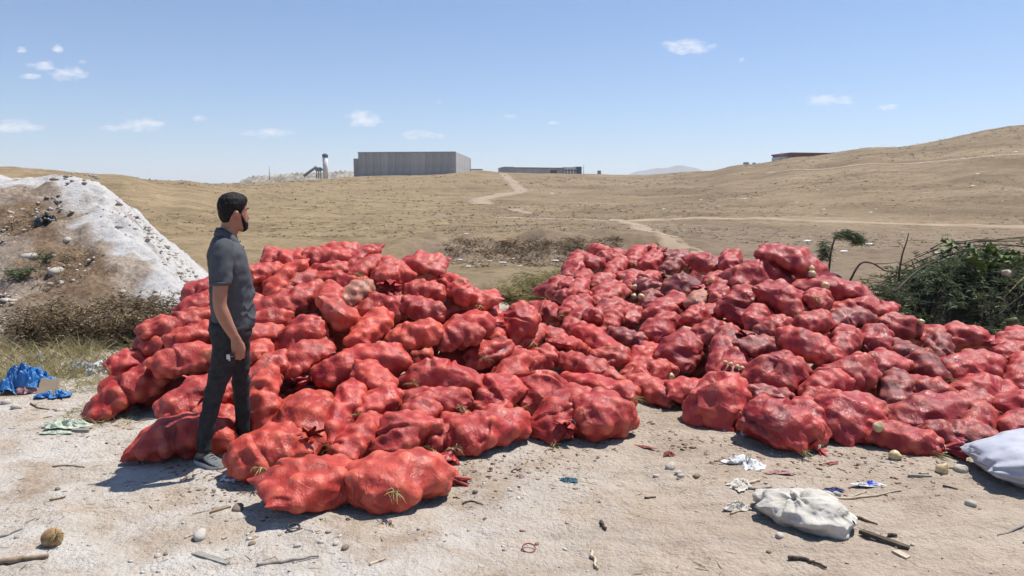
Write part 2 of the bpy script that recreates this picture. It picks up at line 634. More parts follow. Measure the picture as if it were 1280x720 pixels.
t.links.new(mixc_n(t, wa, soilc, lime), b.inputs['Base Color'])
b.inputs['Roughness'].default_value = .95
b.inputs['Specular IOR Level'].default_value = .1
bump_n(t, b, n2, .8, .05)
mme.materials.append(m)
kind(link('embankment', mme), 'structure')


def land_z(x, y):
    a = terrain(x, y)
    b_ = mound_z(np.atleast_1d(x), np.atleast_1d(y))[0]
    ins = (np.atleast_1d(x) > -19) & (np.atleast_1d(x) < -3.6) & (np.atleast_1d(y) > 7.6) & (np.atleast_1d(y) < 24)
    return np.where(ins, np.maximum(a, b_), a)


# ------------------------------------------------------------------ dirt tracks
M_TRACK0 = simple_mat('track_dust', (.255, .192, .135), (.355, .278, .205), .5, .95, .5, .05, spec=.1)


M_TRACK, t, b = new_mat('track_dust_edges')
co = node(t, 'ShaderNodeTexCoord').outputs['Object']
ed = node(t, 'ShaderNodeAttribute', attribute_name='edge').outputs['Fac']
ea = node(t, 'ShaderNodeMath', operation='ADD')
t.links.new(ed, ea.inputs[0])
t.links.new(noise_n(t, .9, 5, .75, co), ea.inputs[1])
dust_c = ramp(t, noise_n(t, .5, 5, .7, co), [(.35, (.27, .205, .142)), (.65, (.36, .285, .21))])
t.links.new(mixc_n(t, ramp(t, ea.outputs[0], [(.62, (0, 0, 0)), (.98, (1, 1, 1))]), dust_c, ramp(t, noise_n(t, 1.2, 5, .7, co), [(.35, (.16, .12, .075)), (.65, (.235, .178, .112))])), b.inputs['Base Color'])
b.inputs['Roughness'].default_value = .95
b.inputs['Specular IOR Level'].default_value = .1


def track(pix, width, name='dirt_track', dmin=20):
    P = [hit_terrain(px, py, dmin) for px, py in pix]
    P = np.array([[p.x, p.y] for p in P])
    # resample
    seg = np.r_[0, np.cumsum(np.linalg.norm(np.diff(P, axis=0), axis=1))]
    n = max(30, int(seg[-1] / 1.2))
    s = np.linspace(0, seg[-1], n)
    Q = np.stack([np.interp(s, seg, P[:, 0]), np.interp(s, seg, P[:, 1])], 1)
    for _ in range(12):
        Q[1:-1] = .25 * Q[:-2] + .5 * Q[1:-1] + .25 * Q[2:]
    T = np.gradient(Q, axis=0)
    T /= np.linalg.norm(T, axis=1)[:, None]
    Nn = np.stack([-T[:, 1], T[:, 0]], 1)
    jit = noise3(np.stack([s * .4, 0 * s, 0 * s], 1), 9)
    cols = []
    offs = np.linspace(-1, 1, 9)
    for o in offs:
        w = width / 2 * (1 + .25 * noise3(np.stack([s * .5, 0 * s + o * 3, 0 * s], 1), 10))
        q = Q + Nn * (o * w)[:, None] + Nn * (.2 * jit)[:, None]
        z = terrain(q[:, 0], q[:, 1]) + .05 - .07 * (abs(o) > .9) - .02 * math.exp(-((abs(o) - .5) / .2) ** 2)
        cols.append(np.stack([q[:, 0], q[:, 1], z], 1))
    v = np.stack(cols, 1).reshape(-1, 3)
    me = mesh(name, v, grid_faces(n, 9), M_TRACK)
    attr(me, 'edge', np.tile(np.abs(offs) ** 2 * .5 + .12 * (np.abs(offs) < .2), n))
    return kind(link(name, me), 'structure')


track([(628, 217), (634, 222), (643, 231), (652, 239), (640, 243), (612, 245), (596, 250), (604, 256)], 3.2, dmin=45)
track([(640, 262), (652, 264.5), (664, 268)], 1.8, dmin=45)
track([(628, 272), (680, 275), (740, 276.5), (800, 275.5), (880, 272), (960, 273), (1040, 277), (1130, 281), (1220, 283), (1300, 284), (1400, 286)], 2.6, dmin=36)
track([(770, 275), (800, 283), (826, 294), (850, 306), (880, 322), (905, 338)], 1.3, dmin=16)
track([(960, 216), (1040, 211), (1120, 205), (1200, 199), (1290, 193)], 2.2, dmin=80)

# ------------------------------------------------------------------ far mountain
xs = np.linspace(-1, 1, 60)
prof = np.clip(1 - np.abs(xs) ** 2.4, 0, 1) * (1 + .03 * np.sin(xs * 9)) + .012 * np.sin(xs * 23)
cx, w_ = (838 - 640) / FOC * 5200, 560.0
v = []
for k, dy in enumerate((-500, 0, 700)):
    hgt = (0.0, 1.0, 0.0)[k]
    for x_, p_ in zip(xs, prof):
        v.append((cx + x_ * w_, 5200 + dy, -60 + hgt * p_ * (CAM_H + (250 - 209) / FOC * 5200 + 60)))
M_MOUNT = simple_mat('mountain_scree', (.07, .08, .08), (.11, .115, .11), .01, .95, 0)
kind(link('mountain', mesh('mountain', v, grid_faces(3, 60)[:, ::-1], M_MOUNT)), 'structure')

# ------------------------------------------------------------------ buildings on the skyline
M_CONC = simple_mat('weathered_concrete', (.30, .30, .295), (.42, .415, .41), .35, .9, .3, .02)
M_CONC2 = simple_mat('pale_concrete', (.36, .355, .345), (.48, .47, .455), .35, .9, .3, .02)
M_WHITE = simple_mat('white_render', (.60, .59, .57), (.70, .69, .67), .4, .8, .1)
M_DARK = simple_mat('dark_glass', (.02, .025, .03), (.04, .045, .05), 1, .25, 0, spec=.6)
M_BLUE = simple_mat('blue_cladding', (.05, .09, .14), (.07, .12, .18), .5, .6, 0)
M_ROOFR = simple_mat('brown_sheet_roof', (.22, .10, .08), (.28, .14, .11), .4, .7, .1)
M_STEEL = simple_mat('grey_steel', (.16, .17, .18), (.25, .26, .27), 2, .5, .1)

# grey panel-walled hall: near left corner, near right corner, far right corner
pa = at_y(448.5, 223, 224)
pb = at_y(569, 214, 221.5)
dirv = Vector((pb.x - pa.x, pb.y - pa.y, 0))
length = dirv.length
dirv.normalize()
nrm = Vector((-dirv.y, dirv.x, 0))
top_a = CAM_H + (250 - 196.5) / FOC * 226
hall = empty('concrete_hall', (pa.x, pa.y, pa.z - 1.0))
tag(hall, 'big grey concrete hall of tall wall panels on the hill crest', 'building')
wall_h = top_a - pa.z + 1.0
rz = math.atan2(dirv.y, dirv.x)
hall.rotation_euler = (0, 0, rz)
npan = 13
pw = length / npan
panel_me = Buf().box((pw / 2, .15, (wall_h + 2) / 2 - 1), (pw - .06, .3, wall_h + 2)).mesh('wall_panel', M_CONC, False)
panel_me2 = Buf().box((pw / 2, .15, (wall_h + 2) / 2 - 1), (pw - .06, .28, wall_h + 2)).mesh('wall_panel', M_CONC2, False)
for k in range(npan):
    link('wall_panel', panel_me2 if k in (3, 7, 8, 13, 16) else panel_me, hall, (k * pw, .02 * (k % 2), 0))
side_len = 30.0
ns = 16
for k in range(ns):
    o = link('wall_panel', panel_me2 if k % 3 else panel_me, hall, (length + .16, .4 + k * side_len / ns, 0), (0, 0, math.pi / 2))
    o.scale = (side_len / ns / pw, 1, 1)
    o = link('wall_panel', panel_me, hall, (0.14, .4 + k * side_len / ns, 0), (0, 0, math.pi / 2))
    o.scale = (side_len / ns / pw, 1, 1)
link('coping', Buf().box((length / 2, .15, wall_h + 1.05), (length + .5, .5, .18)).mesh('coping', M_CONC2, False), hall)
link('back_wall', Buf().box((length / 2, side_len + .6, wall_h / 2), (length + .6, .3, wall_h + 1.5)).mesh('back_wall', M_CONC, False), hall)
link('side_annex', Buf().box((-1.0, 9, wall_h * .42), (1.6, 16, wall_h * .84 + 1)).mesh('side_annex', M_CONC, False), hall)

# low grey factory to the right of it
p0 = at_y(632, 218, 292)
p1 = at_y(726, 218, 300)
fl = (p1 - p0).length
fac = empty('low_factory', (p0.x, p0.y, p0.z - 1), math.atan2(p1.y - p0.y, p1.x - p0.x))
tag(fac, 'long low grey factory with a white windowed end on the skyline', 'building')
fh = (218 - 208.5) / FOC * 295
link('hall_wall', Buf().box((fl * .38, 6, fh * .42 + .5), (fl * .76, 12, fh * .84 + 1)).mesh('hall_wall', M_CONC2, False), fac)
link('roof', Buf().box((fl * .38, 6, fh * .84 + 1.15), (fl * .77, 12.6, .25)).mesh('roof', M_CONC, False), fac)
link('gate', Buf().box((fl * .63, -.06, 1.6), (2.6, .16, 2.6)).mesh('gate', M_DARK, False), fac)
link('office_wall', Buf().box((fl * .845, 5, fh / 2 + .5), (fl * .16, 12.4, fh + 1)).mesh('office_wall', M_WHITE, False), fac)
link('corner_tower', Buf().box((fl * .96, 5, fh / 2 + .6), (fl * .07, 12.8, fh + 1.3)).mesh('corner_tower', M_BLUE, False), fac)
win_me = Buf().box((0, 0, 0), (.8, .16, .75)).mesh('window', M_DARK, False)
for r_ in range(2):
    for k in range(4):
        link('window', win_me, fac, (fl * (.785 + .04 * k), -1.25, 1.55 + r_ * 1.15))
link('low_block', Buf().box((1.2, 3, fh * .48 + .5), (4, 8, fh * .96 + 1)).mesh('low_block', M_CONC, False), fac)
pm = at_y(729.5, 218, 300)
tag(link('lamp_mast', Buf().tube([(0, 0, -1), (0, 0, 3.8)], .09, 6).mesh('lamp_mast', M_STEEL), None, pm), 'thin mast at the right end of the low factory', 'mast')
ph = at_y(676, 127 + 88, 260)
sh = Buf().box((0, 0, .3), (1.2, 1, 1.2)).mesh('hut', M_CONC, False)
tag(link('hut', sh, None, at_y(749, 216.5, 262)), 'tiny dark hut on the crest right of the low factory', 'hut')
pl = Buf().box((0, 0, .2), (5.5, 4, 1.4)).mesh('low_shed', M_CONC2, False)
tag(link('low_shed', pl, None, at_y(594, 214.5, 275)), 'flat pale shed beside the concrete hall', 'shed')

# gravel works behind the left hill: spoil bank, silo, conveyor, mast
hx = np.linspace(288, 452, 90)
py_top = np.interp(hx, [288, 296, 306, 330, 360, 400, 420, 440, 452], [228, 222.5, 219.5, 217.5, 215.5, 214.5, 212.5, 213.5, 215])
v = []
for k in range(5):
    for x_, y_ in zip(hx, py_top):
        dd = 300 + 3 * k + (0, 0, 2, 0, 20)[k]
        p = at_y(x_, y_, 306)
        base = p.z - (0, 1.2, 2.8, 5, 7)[4 - k] if k < 4 else p.z
        v.append((p.x, 300 + 4 * k, p.z - (7, 4.6, 2.4, .8, 0)[k] + .35 * math.sin(x_ * .9 + k * 2) + .25 * math.sin(x_ * 2.3)))
M_SPOIL = simple_mat('spoil', (.16, .145, .115), (.36, .335, .29), .18, .95, .5, .3, lo=.4, hi=.6)
kind(link('spoil_bank', mesh('spoil_bank', v, grid_faces(5, 90), M_SPOIL)), 'structure')
works = empty('gravel_works', at_y(407, 217, 300))
tag(works, 'distant gravel works with a pale silo tower and a sloping conveyor', 'works')
u_ = 300 / FOC
link('silo', Buf().tube([(0, 0, -2), (0, 0, 20 * u_)], 3.1 * u_, 12).mesh('silo', M_WHITE), works)
link('silo_head', Buf().tube([(0, 0, 20 * u_), (0, 0, 23 * u_), (0, 0, 24.5 * u_)], [3.6 * u_, 3.6 * u_, 1.6 * u_], 12).mesh('silo_head', M_BLUE), works)
link('conveyor', Buf().tube([(-27 * u_, 0, -1), (-11 * u_, 0, 8.6 * u_)], [.55, .55], 6).mesh('conveyor', M_STEEL), works)
fb = Buf().box((-8.5 * u_, 0, 5.2 * u_), (6 * u_, 3, 4.5 * u_))
for q in (-11, -8.5, -6):
    fb.tube([(q * u_, 0, -2), (q * u_, 0, 6 * u_)], .22, 5)
link('hopper', fb.mesh('hopper', M_STEEL, False), works)
link('chute', Buf().tube([(-6 * u_, 0, 6 * u_), (0, 0, 2.5 * u_)], .35, 6).mesh('chute', M_STEEL), works)
tag(link('radio_mast', Buf().tube([(0, 0, -2), (0, 0, 3.6)], [.16, .07], 5).mesh('radio_mast', M_STEEL), None, at_y(337, 219, 298)),
    'thin mast standing on the spoil bank left of the silo', 'mast')

# on the right-hand hill
pr = at_y(988, 197, 205)
rb = empty('hill_shed', (pr.x, pr.y, pr.z - 2.5), math.radians(8))
tag(rb, 'long shed with a brown roof half hidden behind the right hill', 'building')
link('wall', Buf().box((6.5, 5, 1.5), (13, 10, 3.9)).mesh('wall', M_ROOFR, False), rb)
link('roof', Buf().box((6.5, 5, 3.65), (13.6, 10.6, .45)).mesh('roof', M_ROOFR, False), rb)
link('lean_to', Buf().box((-.9, 4, 1.2), (1.8, 6, 3.2)).mesh('lean_to', M_WHITE, False), rb)
pk = at_y(976.5, 201, 200)
tag(link('hill_pole', Buf().tube([(0, 0, -1), (0, 0, 2.2)], .09, 6).mesh('hill_pole', M_STEEL), None, pk), 'short pole on the skyline left of the brown-roofed shed', 'pole')
for (x_, y_, s_, lb) in ((932.5, 206.5, 1.3, 'small pale hut on the skyline left of the hill shed'), (942.5, 205.5, .6, 'small block on the skyline right of the pale hut')):
    q = at_y(x_, y_, 206)
    tag(link('hut', Buf().box((0, 0, .2), (s_, 1, s_ * .9)).mesh('hut', M_CONC2, False), None, q), lb, 'hut')
# ------------------------------------------------------------------ the two piles of onion sacks
# pile outline per column: pixel row of the foot, pixel row of the crest, distance of the crest
PILE = np.array([
    (100, 515, 502, 5.9), (150, 540, 450, 6.1), (180, 560, 428, 6.3), (230, 578, 360, 6.9), (300, 596, 335, 7.1), (330, 606, 312, 7.3),
    (450, 596, 302, 7.5), (530, 585, 312, 7.4), (560, 575, 318, 7.3), (600, 572, 366, 7.3), (650, 568, 374, 7.7), (690, 568, 345, 9.6),
    (720, 566, 312, 10.6), (790, 515, 310, 10.4), (860, 552, 314, 9.6), (930, 552, 308, 8.7), (1000, 580, 300, 8.2),
    (1060, 572, 345, 7.7), (1120, 574, 380, 7.4), (1200, 572, 402, 7.1), (1280, 562, 410, 6.9), (1400, 560, 420, 6.9)], float)


def pile_point(px, py):
    """point of the pile's surface on the sight line through a pixel"""
    fb_, fc, dc = (np.interp(px, PILE[:, 0], PILE[:, k]) for k in (1, 2, 3))
    B = on_ground(px, fb_)
    C = at_y(px, fc, dc)
    s = Vector((0, C.y - B.y, C.z - B.z))
    r = ray(px, py)
    # line in (y, z): B + k*s ; ray: (y, CAM_H + y*r.z/r.y)
    g = r.z / r.y
    k = (CAM_H + B.y * g - B.z) / (s.z - s.y * g)
    k = max(-.25, min(1.04, k))
    y = B.y + k * s.y
    z = CAM_H + y * g
    nrm = Vector((0, -s.z, s.y)).normalized()
    return Vector((r.x * y / r.y, y, z)), nrm, k


# visible sacks: long axis in the photograph (x0,y0)-(x1,y1), apparent breadth, tone, flags
# tone: o orange red, r red, c crimson, p dull purple, t pale tan;  flags: s sewn ends, k tied neck, u bent over, l leaves poking out
S = """
237 363 272 357 18 c|228 386 268 372 18 c|192 416 265 385 26 r|214 424 262 410 18 r|178 428 216 430 24 r|193 447 275 437 36 r k|150 458 180 438 22 c
126 510 198 447 44 r s|209 496 275 474 46 r l|243 512 300 518 28 r|162 550 292 535 56 o s|298 578 372 550 62 o kl|342 616 450 578 62 o s|442 614 553 568 60 o kl
365 462 393 568 66 o s|445 474 415 545 44 r k|425 552 465 530 34 r l|470 560 525 520 56 r s|567 556 655 535 52 r k|685 560 735 487 54 r s|712 548 788 540 62 r k
705 458 786 495 40 r l|640 487 694 482 56 r k|592 484 636 480 54 r s|508 462 592 458 48 r ul|485 490 587 492 36 c s|498 512 536 520 28 c|540 530 578 525 34 c k
397 455 505 437 44 r k|443 458 485 475 30 r|452 505 485 490 24 r l|345 435 395 395 48 r k|352 448 402 428 30 r s|316 400 352 396 24 r|320 413 342 413 18 r
318 420 330 448 18 r l|322 455 347 458 22 r|316 510 335 478 26 o|415 372 440 420 46 o s|448 408 476 405 26 o|484 415 550 408 34 o s|455 345 500 338 36 r k
453 378 503 375 44 r s|480 332 505 340 18 r|488 328 556 328 32 r s|545 345 592 370 28 r|503 362 552 362 28 r l|548 382 622 372 26 r s|508 380 546 385 24 c k
563 400 608 405 38 r k|555 415 590 412 20 c|588 440 638 428 34 r k|615 420 668 385 48 r s|603 372 622 415 22 r|656 385 707 385 30 r s|675 412 705 425 34 r k
698 420 727 437 24 r s|646 447 698 440 32 r k|632 450 655 452 18 r|648 418 675 412 18 r|326 325 357 315 24 r s|316 345 345 335 20 r|322 378 372 335 36 o s
350 328 388 318 20 r|382 312 449 308 18 r s|376 322 446 322 22 r k|432 326 468 318 26 c s|380 346 428 332 20 r|356 362 384 345 18 c|387 348 459 350 28 r k
332 383 402 358 34 r s|404 366 426 366 18 r|428 372 458 355 22 t|450 335 468 332 14 r|278 395 318 385 30 r|278 430 316 425 28 r|280 470 312 465 30 r
282 360 320 350 26 r|720 405 772 432 30 r l|735 440 788 438 20 r|782 447 826 430 28 r s|697 442 775 462 22 r l|778 465 846 455 26 r s|794 485 840 478 34 r kl
842 480 893 478 36 r s|880 540 918 480 60 r s|713 315 735 320 20 c s|733 322 755 335 26 c|741 306 760 312 13 c|752 315 777 314 12 c|756 323 783 323 13 c
757 335 782 332 18 c|785 325 804 318 18 c|803 325 830 325 24 c k|787 311 826 308 13 c s|705 335 725 332 15 c|707 345 725 338 16 c|719 342 737 348 18 c
690 360 705 350 15 c|703 358 720 350 14 c|713 358 732 364 16 c|702 367 730 367 16 c|704 380 727 385 18 c|720 377 736 380 16 c|741 354 763 346 15 c
744 361 783 350 18 c s|738 372 786 362 18 c k|735 388 786 375 26 c s|776 345 799 343 16 c|785 360 800 352 14 c|748 398 776 396 20 c|762 412 802 420 26 p
780 385 802 392 20 c|732 388 748 400 18 c|710 395 730 398 15 c|800 360 824 352 26 p|804 378 822 366 22 p|830 360 878 345 36 p sl|828 332 866 320 22 p k
801 350 826 342 18 c|866 325 903 328 28 c s|832 317 860 314 13 p|881 350 915 345 18 c k|906 330 923 315 22 c|912 340 990 335 44 c s|962 306 1026 336 38 c s
889 365 915 358 20 c|865 374 888 368 16 t|910 385 955 360 44 c s|812 388 860 372 34 c k|808 405 845 398 32 c|850 393 905 382 22 c|868 410 928 405 36 c s
832 435 872 415 46 c s|890 445 925 415 32 c k|935 400 962 382 22 c|952 406 993 400 20 c k|925 432 985 422 30 p s|898 462 938 450 30 c l|942 455 1008 455 50 c s
988 415 1040 435 34 c|1035 432 1078 412 26 c k|1003 470 1098 458 44 c sl|1078 455 1130 450 40 c s|1082 415 1110 422 32 c l|1026 398 1096 392 20 p|958 365 1008 372 42 c sl
1003 352 1080 362 34 c s|1008 362 1038 378 26 c|1033 384 1122 380 24 c s|1097 405 1154 402 36 c k|1000 400 1035 395 22 c|1150 415 1243 415 32 c s|1118 425 1160 460 38 p l
1160 440 1190 430 24 p|1172 458 1260 450 46 c k|1245 428 1300 415 28 c s|1247 440 1300 436 22 c|1190 480 1270 475 36 c s|1190 500 1245 495 36 c|1258 462 1300 460 30 c s
1103 492 1138 470 32 p l|1140 475 1180 482 16 c|1113 505 1230 530 54 c s|1158 552 1244 555 30 p|1092 548 1156 562 30 c kl|1030 520 1095 530 62 c s|1045 495 1100 505 36 c
1252 515 1305 505 50 c s|950 510 1005 568 60 c k|990 520 1035 505 46 c l|1010 490 1070 500 30 c l|1010 478 1060 470 30 c|930 515 952 508 22 c|935 492 990 488 28 p
1255 535 1310 530 34 c|1190 530 1240 520 40 c
"""
TONES = {'o': (.52, .056, .038), 'r': (.445, .036, .032), 'c': (.375, .028, .033), 'p': (.20, .024, .030), 't': (.40, .20, .14)}
sacks = []      # dicts
for item in S.replace('\n', '|').split('|'):
    it = item.split()
    if len(it) < 6:
        continue
    x0, y0, x1, y1, w = map(float, it[:5])
    sacks.append(dict(e=(x0, y0, x1, y1), w=w, tone=it[5], fl=it[6] if len(it) > 6 else '', vis=True))
R_ONION = .0435

# ---- rest shapes: a cluster of onions inside a net skin, unit dimensions a=.32 b=.19 c=.14
DIM = np.array([.32, .19, .14])


def profile(tt, sewn0, sewn1, te=2.5):
    """breadth and thickness factors along the sack, -1..1"""
    a = np.abs(tt)
    sewn = np.where(tt < 0, sewn0, sewn1)
    wb = np.where(sewn > .5, (1 - .28 * a ** 5), np.clip(1 - a ** 3.4, 0, 1) ** .46)
    tc_ = np.where(sewn > .5, np.clip(1 - a ** te, 0, 1) ** .7 + .012, np.clip(1 - a ** 3.4, 0, 1) ** .46)
    return wb, tc_


def bend_pts(p, kz, ky):
    """bend a straight sack: kz droops the ends, ky curves it sideways"""
    q = p.copy()
    for k, ax in ((kz, 2), (ky, 1)):
        if abs(k) < 1e-3:
            continue
        Rr = 1.0 / k
        th = q[:, 0] / Rr
        rad_ = Rr + q[:, ax]
        nx = np.sin(th) * rad_
        na = np.cos(th) * rad_ - Rr
        q[:, 0], q[:, ax] = nx, na
    return q


CLUSTER = {}


def cluster(seed, sewn0, sewn1, te, coarse):
    """onions packed inside a straight sack"""
    key = (seed, sewn0, sewn1, coarse)
    if key in CLUSTER:
        return CLUSTER[key]
    g = np.random.default_rng(seed)
    r = R_ONION * (1.45 if coarse else 1)
    n = 3600
    q = g.uniform(-1, 1, (n, 3))
    q = q[q[:, 1] ** 2 + q[:, 2] ** 2 < 1]
    lim = 1 - r / DIM
    wb, tc_ = profile(q[:, 0] * lim[0], sewn0, sewn1, te)
    wb = np.maximum(wb - r / DIM[1], .05)
    tc_ = np.maximum(tc_ - r / DIM[2], .05)
    P = np.stack([q[:, 0] * lim[0] * DIM[0], q[:, 1] * wb * DIM[1], q[:, 2] * tc_ * DIM[2]], 1)
    alive = np.ones(len(P), bool)
    pts = []
    for k in range(len(P)):
        if alive[k]:
            pts.append(P[k])
            alive &= ((P - P[k]) ** 2).sum(1) > (1.70 * r) ** 2
            if len(pts) >= 64:
                break
    pts = np.array(pts)
    CLUSTER[key] = (pts, r * g.uniform(.80, 1.18, len(pts)))
    return CLUSTER[key]


def make_template(seed, sewn0, sewn1, kz, ky, nu, nv, te, coarse):
    g = np.random.default_rng(seed)
    pts, rad_ = cluster(seed, sewn0, sewn1, te, coarse)
    tt = np.sin(np.linspace(-math.pi / 2, math.pi / 2, nu)) * .55 + np.linspace(-1, 1, nu) * .45
    th = np.arange(nv) * 2 * math.pi / nv
    wb, tc_ = profile(tt, sewn0, sewn1, te)
    cs, sn = np.cos(th), np.sin(th)
    ex = .88
    cy = np.sign(cs) * np.abs(cs) ** ex
    cz = np.sign(sn) * np.abs(sn) ** ex
    v = np.zeros((nu, nv, 3))
    v[:, :, 0] = (tt * DIM[0])[:, None]
    v[:, :, 1] = wb[:, None] * DIM[1] * cy[None, :]
    v[:, :, 2] = tc_[:, None] * DIM[2] * cz[None, :]
    # sewn corners stand out as ears, the seam line is a little wavy
    for s, se in ((0, sewn0), (1, sewn1)):
        if se:
            idx = tt < -.86 if s == 0 else tt > .86
            v[idx, :, 0] += (np.sign(s - .5) * (np.abs(tt[idx]) - .86) / .14)[:, None] * (.012 * np.abs(cy)[None, :] ** 4 + .008 * np.sin(cy * 7 + seed)[None, :])
    v = v.reshape(-1, 3)
    pin = np.repeat(np.maximum(np.where(tt < 0, sewn0, sewn1) * smoothstep(.9, .99, np.abs(tt)), smoothstep(.985, 1, np.abs(tt)) * .5), nv)
    pts = bend_pts(pts, kz, ky)
    v = bend_pts(v, kz, ky)
    d = np.linalg.norm(v[:, None] - pts[None], axis=2)
    idx = np.argsort(d, axis=1)[:, :6]
    wgt = 1 / (np.take_along_axis(d, idx, 1) ** 2 + 1e-4)
    wgt /= wgt.sum(1, keepdims=True)
    # neighbour lists for smoothing
    ii = np.arange(nu * nv).reshape(nu, nv)
    up = np.vstack([ii[:1], ii[:-1]])
    dn = np.vstack([ii[1:], ii[-1:]])
    lf = np.roll(ii, 1, 1)
    rt = np.roll(ii, -1, 1)
    nb = np.stack([up, dn, lf, rt], -1).reshape(-1, 4)
    f = grid_faces(nu, nv, True)
    return dict(pts=pts, rad=rad_, v=v, idx=idx, w=wgt, nb=nb, f=f, pin=pin, nu=nu, nv=nv, tt=np.repeat(tt, nv), th=np.tile(th, nu), sewn=(sewn0, sewn1))


TEMPL = {}


def template(var, sewn0, sewn1, bent, res, coarse=False):
    key = (var, sewn0, sewn1, bent, res, coarse)
    if key not in TEMPL:
        g = np.random.default_rng(100 + var)
        kz = g.uniform(-.4, 1.3)
        ky = g.uniform(-1.6, 1.6)
        te = g.uniform(1.25, 2.3)
        if bent:
            kz, ky = 4.2, .2
        nu, nv = ((32, 24), (54, 40), (84, 60))[res]
        TEMPL[key] = make_template(200 + var, sewn0, sewn1, kz, ky, nu, nv, te, coarse)
    return TEMPL[key]


# ---- poses
def add_pose(s, c, ax, nrm, dims, tmpl):
    ax = ax.normalized()
    n = (nrm - ax * nrm.dot(ax)).normalized()
    bx = n.cross(ax)
    s['R'] = np.array([[ax.x, bx.x, n.x], [ax.y, bx.y, n.y], [ax.z, bx.z, n.z]])
    s['c'] = np.array(c)
    s['S'] = np.array(dims) / DIM
    s['t'] = tmpl


for k, s in enumerate(sacks):
    x0, y0, x1, y1 = s['e']
    cx, cy = (x0 + x1) / 2, (y0 + y1) / 2
    P, nrm, kk = pile_point(cx, cy)
    # lone sacks lie on the ground in front of the pile
    lone = k in (10, 11, 12, 13)
    if lone:
        P = on_ground(cx, cy, .15)
        nrm = Vector((0, -.15, 1)).normalized()
    d = P.y
    px = d / FOC
    A_ = at_y(x0, y0, d)
    B_ = at_y(x1, y1, d)
    e = B_ - A_
    wid = s['w'] * px * 1.1
    le = e.length * 1.03
    # depth part of the long axis
    slope_dy = (e.z) * (-nrm.y and (nrm.z / -nrm.y)) if abs(nrm.y) > .02 else 0
    if lone:
        slope_dy = e.z * (3.0 if k != 11 else .6)
        e = Vector((e.x, 0, 0))
    lmax = .74
    if le < 1.35 * wid:
        dep = math.sqrt(max(.5 ** 2 - le ** 2, .12 ** 2)) * (1 if random.random() < .8 else -1)
    else:
        lim = math.sqrt(max(lmax ** 2 - le ** 2, 0.0))
        dep = max(-lim, min(lim, slope_dy))
    ax = Vector((e.x, dep, e.z))
    if abs(slope_dy) < abs(dep) and le < 1.35 * wid:
        ax.z += dep * .35
    a = max(.20, min(.42, ax.length / 2))
    b_ = max(.125, min(.25, wid * .56))
    c_ = max(.10, min(.19, wid * .44))
    if k in (12, 13):
        a, b_, c_ = .335, .255, .165
    if k == 11:
        a, b_, c_ = .26, .21, .185
    if k == 10:
        a, b_, c_ = .36, .20, .175
    if not lone:
        a, b_, c_ = a * 1.12, b_ * 1.16, c_ * 1.16
    c = P - nrm * (c_ * (.8 if lone else .5))
    c.z += (.07 * max(0, min(1, kk)) if kk < .95 else .03) if not lone else 0
    c.z = max(c.z, .8 * c_)
    res = 2 if s['w'] > 40 else (1 if s['w'] > 19 else 0)
    sw0 = 1 if 's' in s['fl'] else 0
    sw1 = 1 if ('s' in s['fl'] and k % 3 != 1) else 0
    if 'u' in s['fl']:
        b_, c_, a = .17, .16, .40
    add_pose(s, c, ax, nrm, (a, b_, c_), template(k % 9, sw0, sw1, 'u' in s['fl'], res))

# sacks buried deeper, seen only through the gaps
g = np.random.default_rng(5)


def bury(c, nrm, px):
    th = g.uniform(0, math.pi)
    s = dict(e=(px, 0, px, 0), w=25, tone='rc'[int(px > 690)], fl='', vis=False)
    add_pose(s, c, Vector((math.cos(th), math.sin(th) * .8, math.sin(th) * .3)), nrm, (.34, .21, .16), template(int(g.integers(5)), 0, 0, False, 0, True))
    sacks.append(s)


for px in np.arange(150, 1340, 46.0):
    fb_, fc = (np.interp(px, PILE[:, 0], PILE[:, k]) for k in (1, 2))
    for f_ in (.16, .32, .48, .64, .80, .96):
        x_ = px + g.uniform(-14, 14)
        y_ = fb_ + (fc - fb_) * f_ + 8
        P, nrm, kk = pile_point(x_, y_)
        for dep in (.34, .62):
            c = P - nrm * (dep + .05 * g.random()) + Vector((0, .05, 0))
            if c.z < .06 or (dep > .5 and kk < .5):
                continue
            c.z = max(c.z, .13)
            bury(c, nrm, x_)
    C_, nrm, kk = pile_point(px, fc)
    for dy, dz in ((.30, .16), (.42, .46), (.75, .40)):
        if C_.z - dz > .1:
            bury(C_ + Vector((g.uniform(-.1, .1), dy, -dz)), Vector((0, .2, 1)).normalized(), px)

for px, py in ((950, 318), (985, 326), (1010, 334), (1035, 350), (965, 340), (530, 334), (500, 334), (560, 345), (420, 318), (450, 322), (350, 328)):
    P, nrm, kk = pile_point(px, py)
    bury(P + Vector((0, .16, -.20)), nrm, px)

# ---- let the clusters settle against one another (position based, shape matching)
off = np.cumsum([0] + [len(s['t']['pts']) for s in sacks])
NS = len(sacks)
own = np.concatenate([np.full(off[i + 1] - off[i], i) for i in range(NS)])
rest = np.concatenate([s['t']['pts'] * s['S'] for s in sacks])
radf = np.concatenate([s['t']['rad'] * float(np.prod(s['S'])) ** (1 / 3) for s in sacks])
radf = np.clip(radf, .032, .08)
RM = np.stack([s['R'] for s in sacks])
C0 = np.stack([s['c'] for s in sacks])
cnt = np.diff(off)
restc = np.stack([rest[off[i]:off[i + 1]].mean(0) for i in range(NS)])
rel = rest - restc[own]
C = C0 + np.einsum('nij,nj->ni', RM, restc)
CT = C.copy()
vis = np.array([s['vis'] for s in sacks])
x = C[own] + np.einsum('nij,nj->ni', RM[own], rel) * .5
# the standing man's legs keep their room
LEGS = np.array([(-1.98, 4.62, z_) for z_ in np.arange(.05, .8, .09)] + [(-1.85, 4.97, z_) for z_ in np.arange(.05, .8, .09)])
LR = .085


